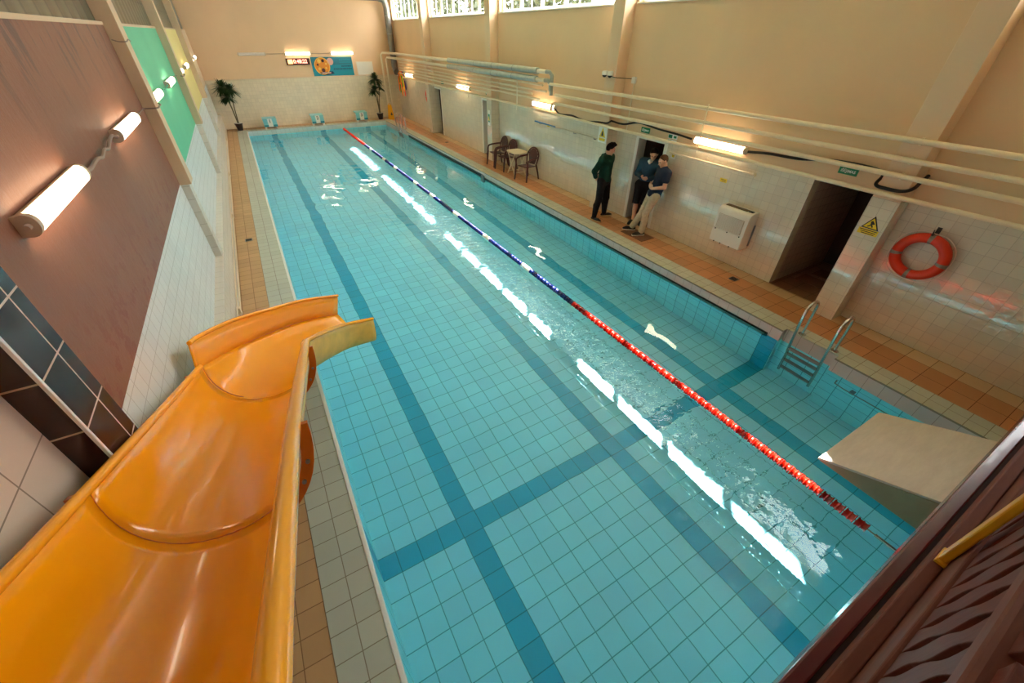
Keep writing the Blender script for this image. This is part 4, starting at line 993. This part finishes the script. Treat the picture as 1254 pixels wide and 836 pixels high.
for y in (11.3, 9.6, 8.75):
    h = thing('pole_peg', 'small wall peg under the %s of the long pole' % {11.3: 'blue end', 9.6: 'middle', 8.75: 'pale tip'}[y], 'peg', (XR, y, 1.58)); obj('peg', B().tube([(XR, y, 1.575), (XR-.08, y, 1.582), (XR-.085, y, 1.61)], .008, 8), M['dark_steel'], h, True)
for y, nm in ((8.14, 'right'), (8.32, 'left')):
    t = thing('security_camera', 'white dome camera, %s of the pair on the second pillar' % nm, 'camera', (7.50, y, 3.0), 'dome cameras on the pillar')
    obj('housing', B().lathe([(.062, -.02), (.064, .03), (.05, .055)], (7.485, y, 3.02), n=22), M['block_white'], t, True)
    obj('dome', B().lathe([(.004, -.068), (.03, -.06), (.05, -.035), (.054, -.02)], (7.485, y, 3.02), n=22), M['black'], t, True)
    obj('mount', B().box(7.48, 7.549, y-.035, y+.035, 3.03, 3.08), M['block_white'], t, bevel=.006)
jb = thing('junction_box', 'white junction box with a conduit dropping down beside the second pillar', 'box', (XR, 7.72, 2.93))
obj('box', B().box(XR-.06, XR, 7.66, 7.76, 2.87, 2.99), M['block_white'], jb, bevel=.006)
obj('conduit', B().tube([(XR-.012, 7.71, 2.87), (XR-.012, 7.71, 1.95)], .011, 8), M['pipe_white'], jb, True)
obj('link_cable', B().tube([(XR-.03, 7.76, 2.95), (7.6, 8.02, 2.96), (7.53, 8.03, 2.97), (7.535, 8.2, 2.98)], .007, 6), M['cable'], jb, True)
sw = thing('wall_switch', 'small pale switch beside the doorway behind the leaning man', 'switch', (XR, 6.22, 1.7)); obj('plate', B().box(XR-.014, XR, 6.15, 6.27, 1.62, 1.74), M['grey_plastic'], sw, bevel=.003); obj('rocker', B().box(XR-.02, XR-.014, 6.18, 6.24, 1.65, 1.71), M['sign_yellow'], sw)
dm = obj('doormat', B().box(7.09, 7.49, 5.93, 6.62, .002, .016), M['mat'], origin=(7.3, 6.3, 0), bevel=.005); tag(dm, 'brown woven doormat under the leaning man\'s feet', 'mat')
for x, y, nm in ((7.39, 3.77, 'near the wall heater'), (7.33, 17.8, 'between the two far doorways'), (-.58, 10.34, 'on the narrow left deck')):
    t = thing('floor_drain', 'small dark square floor drain '+nm, 'drain', (x, y, 0)); b = B()
    obj('frame', B().box(x-.075, x+.075, y-.075, y+.075, .001, .006), M['dark_steel'], t)
    for k in range(5): b.box(x-.06, x+.06, y-.058+.026*k, y-.044+.026*k, .006, .009)
    obj('grate', b, M['black'], t)

# ------------------------------------------------------------------ chairs and table
def make_chair(label):
    t = thing('garden_chair', label, 'chair', (0, 0, 0), 'brown plastic garden chairs')
    k = dict(local=True); m = M['chair']
    rows = []
    for i in range(7):
        v = i/6; rows.append([(x*(.215-.02*v), .2-.42*v, .43-.025*v-.012*math.cos(x*PI/2)*(1-v*.3)) for x in np.linspace(-1, 1, 9)])
    o = obj('seat', B().grid(rows), m, t, True, **k); md = o.modifiers.new('s', 'SOLIDIFY'); md.thickness = .018
    # fan-shaped back: rim plus slats
    arc = [(-.20, -.21, .42), (-.235, -.25, .60), (-.22, -.285, .74), (-.13, -.31, .86), (0, -.32, .90), (.13, -.31, .86), (.22, -.285, .74), (.235, -.25, .60), (.20, -.21, .42)]
    bk = obj('backrest', B().tube(catmull(arc, 40), .02, 8), m, t, True, **k)
    for a in np.linspace(-.85, .85, 9):
        zt = .90-.16*a*a-.02; yt = -.32+.035*abs(a)
        obj('back_slat', B().obox(((a*.10+a*.2)/2, (-.225+yt)/2, (.44+zt)/2), (1, 0, 0), (0, 1, 0), ((a*.2-a*.10), yt+.225, zt-.44), .032, .006, Vector((a*.1, yt+.225, zt-.44)).length/2), m, bk, **k)
    for s_ in (-1, 1):
        obj('armrest', B().tube(catmull([(s_*.235, -.26, .66), (s_*.265, -.12, .655), (s_*.27, .08, .645), (s_*.265, .2, .615), (s_*.255, .235, .53), (s_*.25, .235, .40)], 24), [.026]*25, 8), m, t, True, **k)
        obj('leg', B().tube([(s_*.25, .235, .46), (s_*.255, .26, .2), (s_*.265, .285, 0)], [.032, .028, .024], 8), m, t, True, **k)
        obj('leg', B().tube([(s_*.205, -.20, .45), (s_*.225, -.27, .2), (s_*.235, -.31, 0)], [.03, .026, .022], 8), m, t, True, **k)
    return t
ch = make_chair('brown plastic armchair right of the cream table, nearest the people')
# chairs face the pool (-x): forward is local +y
ch.location = (7.42, 11.40, 0); ch.rotation_euler = (0, 0, PI/2+.25)
dup(ch, (7.44, 12.78, 0), PI/2+.1, 'brown plastic armchair just left of the cream table')
dup(ch, (7.45, 13.42, 0), PI/2+.0, 'leftmost brown plastic armchair by the far doorway')
tb = thing('side_table', 'small cream folding table between the brown plastic chairs', 'table', (7.47, 12.12, 0))
obj('tabletop', B().prism([(7.47+.27*math.copysign(abs(math.cos(a))**.5, math.cos(a)), 12.12+.33*math.copysign(abs(math.sin(a))**.5, math.sin(a))) for a in np.linspace(0, 2*PI, 40, endpoint=False)], 'z', .675, .705), M['table'], tb, bevel=.006)
for x in (7.27, 7.67):
    for s_ in (-1, 1): obj('leg', B().tube([(x, 12.12-s_*.24, .675), (x, 12.12+s_*.24, .0)], .016, 8), M['table'], tb, True)
obj('stretcher', B().tube([(7.27, 12.30, .08), (7.67, 12.30, .08)], .013, 8).tube([(7.27, 11.94, .08), (7.67, 11.94, .08)], .013, 8), M['table'], tb, True)
for x, y, nm in ((8.62, 2.8, 'reddish'), (9.1, 2.75, 'darker')):
    o = obj('doormat', B().box(x-.18, x+.18, y-.28, y+.40, .002, .014), M['mat'], origin=(x, y, 0), bevel=.004); tag(o, nm+' mat on the floor inside the near dark doorway', 'mat')

# ------------------------------------------------------------------ people: continuous bodies from blended limbs
def sdf_mesh(prims, h=.0105, k=.022, cuts=(), name='x'):
    """prims: ('c', a, b, ra, rb) tapered limb, ('e', centre, radii, R) ellipsoid. Surface nets."""
    lo = np.full(3, 9.); hi = np.full(3, -9.)
    for p in prims:
        if p[0] == 'c':
            for q, r_ in ((p[1], p[3]), (p[2], p[4])): lo = np.minimum(lo, np.array(q)-r_); hi = np.maximum(hi, np.array(q)+r_)
        else: m_ = max(p[2]); lo = np.minimum(lo, np.array(p[1])-m_); hi = np.maximum(hi, np.array(p[1])+m_)
    lo -= 3*h; hi += 3*h; n = np.ceil((hi-lo)/h).astype(int)+1
    D = np.full(n, .3, np.float32); ax = [lo[i]+h*np.arange(n[i]) for i in range(3)]
    for p in prims:
        if p[0] == 'c': a, b = np.array(p[1], float), np.array(p[2], float); r_ = max(p[3], p[4]); l0, h0 = np.minimum(a, b)-r_-.06, np.maximum(a, b)+r_+.06
        else: c = np.array(p[1], float); rr = np.array(p[2], float); l0, h0 = c-max(rr)-.06, c+max(rr)+.06
        i0 = np.clip(((l0-lo)/h).astype(int), 0, n); i1 = np.clip(((h0-lo)/h).astype(int)+2, 0, n)
        X, Y, Z = np.meshgrid(*[ax[i][i0[i]:i1[i]] for i in range(3)], indexing='ij'); P = np.stack([X, Y, Z], -1)
        if p[0] == 'c':
            ab = b-a; t = np.clip(((P-a)@ab)/max(ab@ab, 1e-9), 0, 1); d = np.linalg.norm(P-a-t[..., None]*ab, axis=-1)-(p[3]+(p[4]-p[3])*t)
        else:
            Q = P-c
            if len(p) > 3 and p[3] is not None: Q = Q@np.array(p[3])
            kk = np.linalg.norm(Q/rr, axis=-1); k2 = np.linalg.norm(Q/(rr*rr), axis=-1); d = kk*(kk-1)/np.maximum(k2, 1e-6)
        sl = tuple(slice(i0[i], i1[i]) for i in range(3)); A = D[sl]
        kb = p[-1] if isinstance(p[-1], float) and p[0] == 'k' else k
        hh = np.clip(.5+.5*(d-A)/kb, 0, 1); D[sl] = d*(1-hh)+A*hh-kb*hh*(1-hh)
    for c, nn in cuts:
        nn = np.array(nn, float)/np.linalg.norm(nn)
        pl = ((ax[0]-c[0])*nn[0])[:, None, None]+((ax[1]-c[1])*nn[1])[None, :, None]+((ax[2]-c[2])*nn[2])[None, None, :]
        D = np.maximum(D, pl)
    S = D < 0; cells = np.zeros(n-1, bool); cnt = np.zeros(n-1, np.float32); acc = np.zeros((*(n-1), 3), np.float32)
    cor = [(i, j, l) for i in (0, 1) for j in (0, 1) for l in (0, 1)]
    def v(o, A): return A[o[0]:n[0]-1+o[0], o[1]:n[1]-1+o[1], o[2]:n[2]-1+o[2]]
    for a in cor:
        for b in cor:
            if sum(abs(x-y) for x, y in zip(a, b)) == 1 and a < b:
                da, db = v(a, D), v(b, D); m_ = (da < 0) != (db < 0)
                t = np.where(m_, da/np.where(m_, da-db, 1), 0)
                for q in range(3): acc[..., q] += np.where(m_, a[q]+(b[q]-a[q])*t, 0)
                cnt += m_
    on = cnt > 0; idx = -np.ones(n-1, int); idx[on] = np.arange(on.sum()); I = np.argwhere(on)
    V = lo+h*(I+acc[on]/cnt[on][:, None]); faces = []
    for q in range(3):
        e = np.zeros(3, int); e[q] = 1; b1, b2 = np.eye(3, dtype=int)[(q+1) % 3], np.eye(3, dtype=int)[(q+2) % 3]
        m_ = S[:n[0]-e[0], :n[1]-e[1], :n[2]-e[2]] != S[e[0]:, e[1]:, e[2]:]
        E_ = np.argwhere(m_); E_ = E_[np.all((E_ >= b1+b2) & (E_ < np.array(n)-1), axis=1)]
        f = np.stack([idx[tuple((E_-o).T)] for o in (0*b1, b1, b1+b2, b2)], -1)
        ins = S[tuple(E_.T)]; f[~ins] = f[~ins][:, ::-1]; faces.append(f)
    b = B(); b.v = [tuple(x) for x in V]; b.f = [tuple(int(i) for i in x) for x in np.concatenate(faces) if (x >= 0).all()]
    return b
SKIN = mat('skin', rgb(222, 166, 136), .5)
def fabric(name, c): return mat(name, c, .85, var=.12, vs=18, spec=.2)
def lerp(a, b, t): return tuple(x+(y-x)*t for x, y in zip(a, b))
def vadd(a, *bs):
    for b in bs: a = tuple(x+y for x, y in zip(a, b))
    return a
def person(label, loc, face, P, top, bottom, shoe, hair, opts):
    """P: joints in the person's own frame, +Y forward, +X to their right"""
    t = thing('person', label, 'person', loc, None, math.atan2(-face[0], face[1]))
    J = P
    def limb(a, b, ra, rb, g=0): return ('c', a, b, ra+g, rb+g)
    def torso(g=0):
        L = [limb(J['pelvis'], J['waist'], .125, .118, g), limb(J['waist'], J['chest'], .118, .135, g)]
        L += [limb(J['shL'], J['shR'], .066, .066, g), limb(lerp(J['chest'], J['shL'], .55), lerp(J['chest'], J['shR'], .55), .105, .105, g),
              limb(lerp(J['pelvis'], J['hipL'], .9), lerp(J['pelvis'], J['hipR'], .9), .098, .098, g)]
        return L
    def arms(g=0, part=1.0):
        L = []
        for s in 'LR':
            if part < 0:
                L.append(limb(J['sh'+s], lerp(J['sh'+s], J['el'+s], -part), .056, .054, g)); continue
            L.append(limb(J['sh'+s], J['el'+s], .056, .043, g))
            L.append(limb(J['el'+s], lerp(J['el'+s], J['wr'+s], part), .043, .043+(.028-.043)*part, g))
        return L
    def legs(g=0, part=1.0, ta=0.0):
        L = []
        for s in 'LR':
            L.append(limb(J['hip'+s], J['kn'+s], .088, .058, g)); e = lerp(J['kn'+s], J['an'+s], part)
            m_ = lerp(J['kn'+s], J['an'+s], .32); m_ = (m_[0], m_[1]-.018, m_[2])
            if part > .5: L += [limb(J['kn'+s], m_, .056, .058, g), limb(m_, e, .058, .036+ta, g)]
            elif part > 0: L.append(limb(J['kn'+s], e, .056, .056, g))
        return L
    hc = Vector(J['head']); hd = Vector(opts.get('look', (0, 1, -.2))).normalized(); sd = hd.cross(Vector((0, 0, 1))).normalized(); hu = sd.cross(hd)
    R = [[sd.x, hd.x, hu.x], [sd.y, hd.y, hu.y], [sd.z, hd.z, hu.z]]
    def H(x, y, z): return tuple(hc+sd*x+hd*y+hu*z)
    head = [('e', H(0, -.008, .022), (.074, .094, .096), R), ('e', H(0, .028, -.055), (.052, .056, .062), R), ('e', H(0, .012, -.02), (.066, .078, .085), R),
            limb(H(0, .09, .012), H(0, .108, -.022), .010, .015), limb(H(-.03, .082, .03), H(.03, .082, .03), .014, .014), limb(H(-.016, .086, -.062), H(.016, .086, -.062), .010, .010),
            ('e', H(-.076, -.008, -.008), (.012, .022, .034), R), ('e', H(.076, -.008, -.008), (.012, .022, .034), R), ('e', H(0, .07, -.10), (.024, .02, .018), R)]
    neck = [limb(lerp(J['chest'], J['neck'], .5), J['neck'], .07, .058), limb(J['neck'], H(0, -.02, -.06), .056, .054)]
    hands = []
    for s in 'LR':
        w = Vector(J['wr'+s]); d = Vector(J['hd'+s]).normalized(); pn = Vector(J['pn'+s]).normalized(); pn = (pn-d*pn.dot(d)).normalized(); ac = d.cross(pn)
        if s == 'L': ac = -ac
        palm = w+d*.052
        Rm = [[ac.x, d.x, pn.x], [ac.y, d.y, pn.y], [ac.z, d.z, pn.z]]
        hands.append(('e', tuple(palm), (.042, .052, .019), Rm))
        for i, (o, L_) in enumerate(((.030, .070), (.010, .080), (-.011, .075), (-.031, .058))):
            b0 = palm+ac*o+d*.036; b1 = b0+d*L_*.5+pn*.010; b2 = b1+(d*.75+pn*.66).normalized()*L_*.45
            hands += [limb(tuple(b0), tuple(b1), .0095, .009), limb(tuple(b1), tuple(b2), .009, .0075)]
        t0 = w+d*.03+ac*.03; t1 = t0+(d*.6+ac*.75+pn*.3).normalized()*.04; t2 = t1+(d*.9+ac*.2+pn*.4).normalized()*.03
        hands += [limb(tuple(t0), tuple(t1), .013, .011), limb(tuple(t1), tuple(t2), .011, .009)]
    feet = []
    for s in 'LR': feet += [limb(J['an'+s], vadd(J['an'+s], (0, 0, -.03)), .036, .036), limb(vadd(J['an'+s], (0, 0, -.045)), vadd(J['an'+s], tuple(x*.15 for x in J['toe'+s]), (0, 0, -.055)), .034, .026)]
    mk = lambda n, pr, m_, cuts=(), h=.0105, k=.022, par=t: obj(n, sdf_mesh(pr, h, k, cuts), m_, par, True, local=True)
    body = mk('body', torso()+arms()+legs()+neck+head+hands+feet, SKIN, (), .0085, .014)
    # clothes
    g = opts.get('g', .016); hem = opts.get('hem', J['pelvis'][2]-.04)
    up_ = Vector(J['chest'])-Vector(J['pelvis'])
    tp = torso(g)+arms(g, opts.get('sleeve', 1.0))+([limb(lerp(J['chest'], J['neck'], .55), lerp(J['chest'], J['neck'], .98), .074, .062, .006)] if True else [])
    if opts.get('belly'): tp.append(('e', vadd(J['waist'], (0, .03, .02)), (.15, .12, .17)))
    cuts = [((0, 0, hem), (0, 0, -1))]
    topo = mk('top', tp, top, cuts, .0105, .03)
    if opts.get('short'):    # short sleeves end above the elbow
        pass
    if opts.get('shirt'):
        c = Vector(J['chest']); mk('shirt_front', [limb(tuple(c+Vector((.0, .118, .04))), tuple(c+Vector((.0, .098, .14))), .018, .042), limb(tuple(c+Vector((-.03, .09, .13))), tuple(c+Vector((.03, .09, .13))), .03, .03)], opts['shirt'], (), .0105, .02, topo)
    if opts.get('hood'):
        nk = Vector(J['neck'])
        hp = [limb(tuple(nk+Vector((s_*.07, -.035, -.015))), tuple(nk+Vector((s_*.05, -.10, -.02))), .035, .04) for s_ in (-1, 1)] + [limb(tuple(nk+Vector((-.05, -.11, -.02))), tuple(nk+Vector((.05, -.11, -.02))), .045, .045), limb(tuple(nk+Vector((-.065, .0, -.03))), tuple(nk+Vector((-.03, .06, -.075))), .026, .02), limb(tuple(nk+Vector((.065, .0, -.03))), tuple(nk+Vector((.03, .06, -.075))), .026, .02)]
        mk('hood', hp, top, (), .0105, .02, topo)
    gb_ = opts.get('gb', .014); pp = opts.get('legpart', .97)
    bt = [limb(J['pelvis'], lerp(J['pelvis'], J['waist'], .5), .123, .118, gb_), limb(lerp(J['pelvis'], J['hipL'], .9), lerp(J['pelvis'], J['hipR'], .9), .10, .10, gb_)]+legs(gb_, pp, opts.get('cuff', .004))
    mk('trousers' if pp > .5 else 'shorts', bt, bottom, [((0, 0, J['pelvis'][2]+.10), (0, 0, 1))] + ([((0, 0, min(J['knL'][2], J['knR'][2])-.01), (0, 0, -1))] if pp < .5 else []), .0105, .02)
    for s in 'LR':
        a = Vector(J['an'+s]); td = Vector(J['toe'+s]).normalized(); z0 = a.z-.092
        heel = a-td*.045; heel.z = z0+.042; ball = a+td*.12; ball.z = z0+.038; toe = a+td*.185; toe.z = z0+.03
        up = [limb(tuple(heel), tuple(ball), .042, .047), limb(tuple(ball), tuple(toe), .047, .034), limb(tuple(a+Vector((0, 0, -.03))), tuple(a+td*.06+Vector((0, 0, -.055))), .043, .04)]
        so_ = mk('shoe', up, shoe, [((0, 0, z0+.016), (0, 0, -1)), ((0, 0, a.z-.012), (0, 0, 1))], .0085, .014)
        so2 = [limb((heel.x, heel.y, z0+.02), (ball.x, ball.y, z0+.02), .047, .052), limb((ball.x, ball.y, z0+.02), (toe.x, toe.y, z0+.02), .052, .038)]
        mk('sole', so2, opts['sole'], [((0, 0, z0), (0, 0, -1)), ((0, 0, z0+opts.get('solez', .026)), (0, 0, 1))], .0085, .01, so_)
    # hair, eyes
    lift = opts.get('hair', .012)
    hp = [('e', H(0, -.014, .028), (.077+lift*.5, .096+lift*.6, .096+lift), R)]
    if opts.get('quiff'):
        hp += [('e', H(x_, y_, z_), (.035, .04, .035), R) for x_, y_, z_ in ((-.03, .055, .115), (.03, .055, .115), (0, .02, .13), (-.045, -.02, .11), (.045, -.02, .11), (0, .085, .105))]
    hcuts = [(H(0, .05, .072), tuple(hd*1.0-hu*.72)), (H(0, -.02, -.03), tuple(-hu+hd*.45))]
    mk('hair', hp, hair, hcuts, .0085, .012)
    EY = mat('eye_dark', rgb(36, 28, 26), .3) if 'eye_dark' not in bpy.data.materials else bpy.data.materials['eye_dark']
    for s_ in (-1, 1): mk('eye', [('e', H(s_*.031, .084, .010), (.013, .008, .007), R)], EY, (), .004, .004)
    for s_ in (-1, 1): mk('eyebrow', [limb(H(s_*.018, .098, .031), H(s_*.046, .088, .030), .005, .004)], hair, (), .004, .004)
    mk('lips', [limb(H(-.018, .094, -.062), H(.018, .094, -.062), .005, .005)], mat('lip_'+label[:6], rgb(176, 104, 92), .5), (), .004, .004)
    return t
HAIR_DARK = mat('dark_hair', rgb(26, 18, 16), .85, spec=.15); HAIR_BROWN = mat('cropped_brown_hair', rgb(88, 56, 40), .85, spec=.15)
BLACK_FAB = fabric('black_cloth', rgb(30, 28, 32)); SOLE_TAN = mat('tan_sole', rgb(206, 176, 130), .6); SOLE_WHITE = mat('white_sole', rgb(222, 212, 196), .6)
SHOE_BLK = mat('black_shoe', rgb(30, 26, 26), .6)
# man in the green hoodie, hands behind his back
person('man in dark green hoodie and black joggers, hands behind his back', (7.20, 7.54, 0), (.30, -.95), dict(
    pelvis=(0, 0, .96), waist=(0, .0, 1.10), chest=(0, .0, 1.33), neck=(0, .015, 1.50), head=(0, .055, 1.635),
    shL=(-.18, -.01, 1.43), shR=(.18, -.01, 1.43), elL=(-.27, -.13, 1.17), elR=(.27, -.13, 1.17), wrL=(-.09, -.20, 1.02), wrR=(.09, -.20, 1.0),
    hdL=(.8, -.05, -.45), hdR=(-.8, -.05, -.45), pnL=(0, 1, .1), pnR=(0, 1, .1),
    hipL=(-.095, 0, .93), hipR=(.095, 0, .93), knL=(-.16, .03, .50), knR=(.16, .015, .50), anL=(-.215, .0, .095), anR=(.20, -.03, .095), toeL=(-.85, .6, 0), toeR=(.1, 1, 0)),
    fabric('dark_green_hoodie', rgb(20, 58, 48)), BLACK_FAB, SHOE_BLK, HAIR_DARK, dict(look=(-.62, .75, -.34), hood=True, quiff=True, solez=.038, g=.024, gb=.022, hem=.93, sole=SOLE_TAN, hair=.016, cuff=.0))
# man in the doorway, denim hoodie and shorts, hands together at the belly
person('man in blue hoodie and black shorts standing in the doorway looking down', (7.80, 6.86, 0), (-.86, -.5), dict(
    pelvis=(-.03, -.01, .95), waist=(-.05, .0, 1.10), chest=(-.08, -.01, 1.33), neck=(-.10, .02, 1.49), head=(-.13, .075, 1.62),
    shL=(-.26, -.01, 1.41), shR=(.10, -.01, 1.43), elL=(-.33, .0, 1.14), elR=(.18, -.02, 1.16), wrL=(-.14, .20, 1.10), wrR=(.04, .21, 1.15),
    hdL=(.8, .35, .1), hdR=(-.8, .35, -.1), pnL=(.2, -.6, .7), pnR=(-.2, -.6, .7),
    hipL=(-.125, 0, .92), hipR=(.065, 0, .92), knL=(-.115, .02, .50), knR=(.08, .015, .50), anL=(-.10, -.02, .095), anR=(.075, .01, .095), toeL=(-.3, 1, 0), toeR=(.25, 1, 0)),
    fabric('blue_denim_hoodie', rgb(50, 78, 98)), BLACK_FAB, SHOE_BLK, HAIR_DARK, dict(look=(-.12, .8, -.55), shirt=fabric('white_shirt', rgb(210, 200, 196)), hood=True, g=.020, gb=.028, hem=.90, legpart=.12, sole=SHOE_BLK, hair=.013))
# man leaning back against the wall, navy T-shirt, beige trousers
person('man in navy T-shirt and beige trousers leaning back against the tiled wall', (7.53, 6.25, .014), (-.90, .44), dict(
    pelvis=(0, -.02, .90), waist=(0, -.06, 1.05), chest=(0, -.115, 1.28), neck=(0, -.11, 1.45), head=(0, -.055, 1.585),
    shL=(-.19, -.125, 1.38), shR=(.19, -.125, 1.38), elL=(-.26, -.09, 1.11), elR=(.26, -.09, 1.11), wrL=(-.075, .10, 1.04), wrR=(.08, .09, 1.09),
    hdL=(.85, .2, .1), hdR=(-.85, .2, .0), pnL=(.1, -.8, .3), pnR=(-.1, -.8, .3),
    hipL=(-.095, 0, .88), hipR=(.095, 0, .88), knL=(-.10, .14, .49), knR=(.13, .12, .49), anL=(-.13, .16, .095), anR=(.20, .27, .095), toeL=(-.1, 1, 0), toeR=(.2, 1, 0)),
    fabric('navy_t_shirt', rgb(40, 48, 68)), fabric('beige_trousers', rgb(196, 176, 150)), SHOE_BLK, HAIR_BROWN, dict(look=(-.1, .9, -.4), g=.020, gb=.016, hem=.86, sleeve=-.5, sole=SOLE_WHITE, hair=.004, cuff=.018))
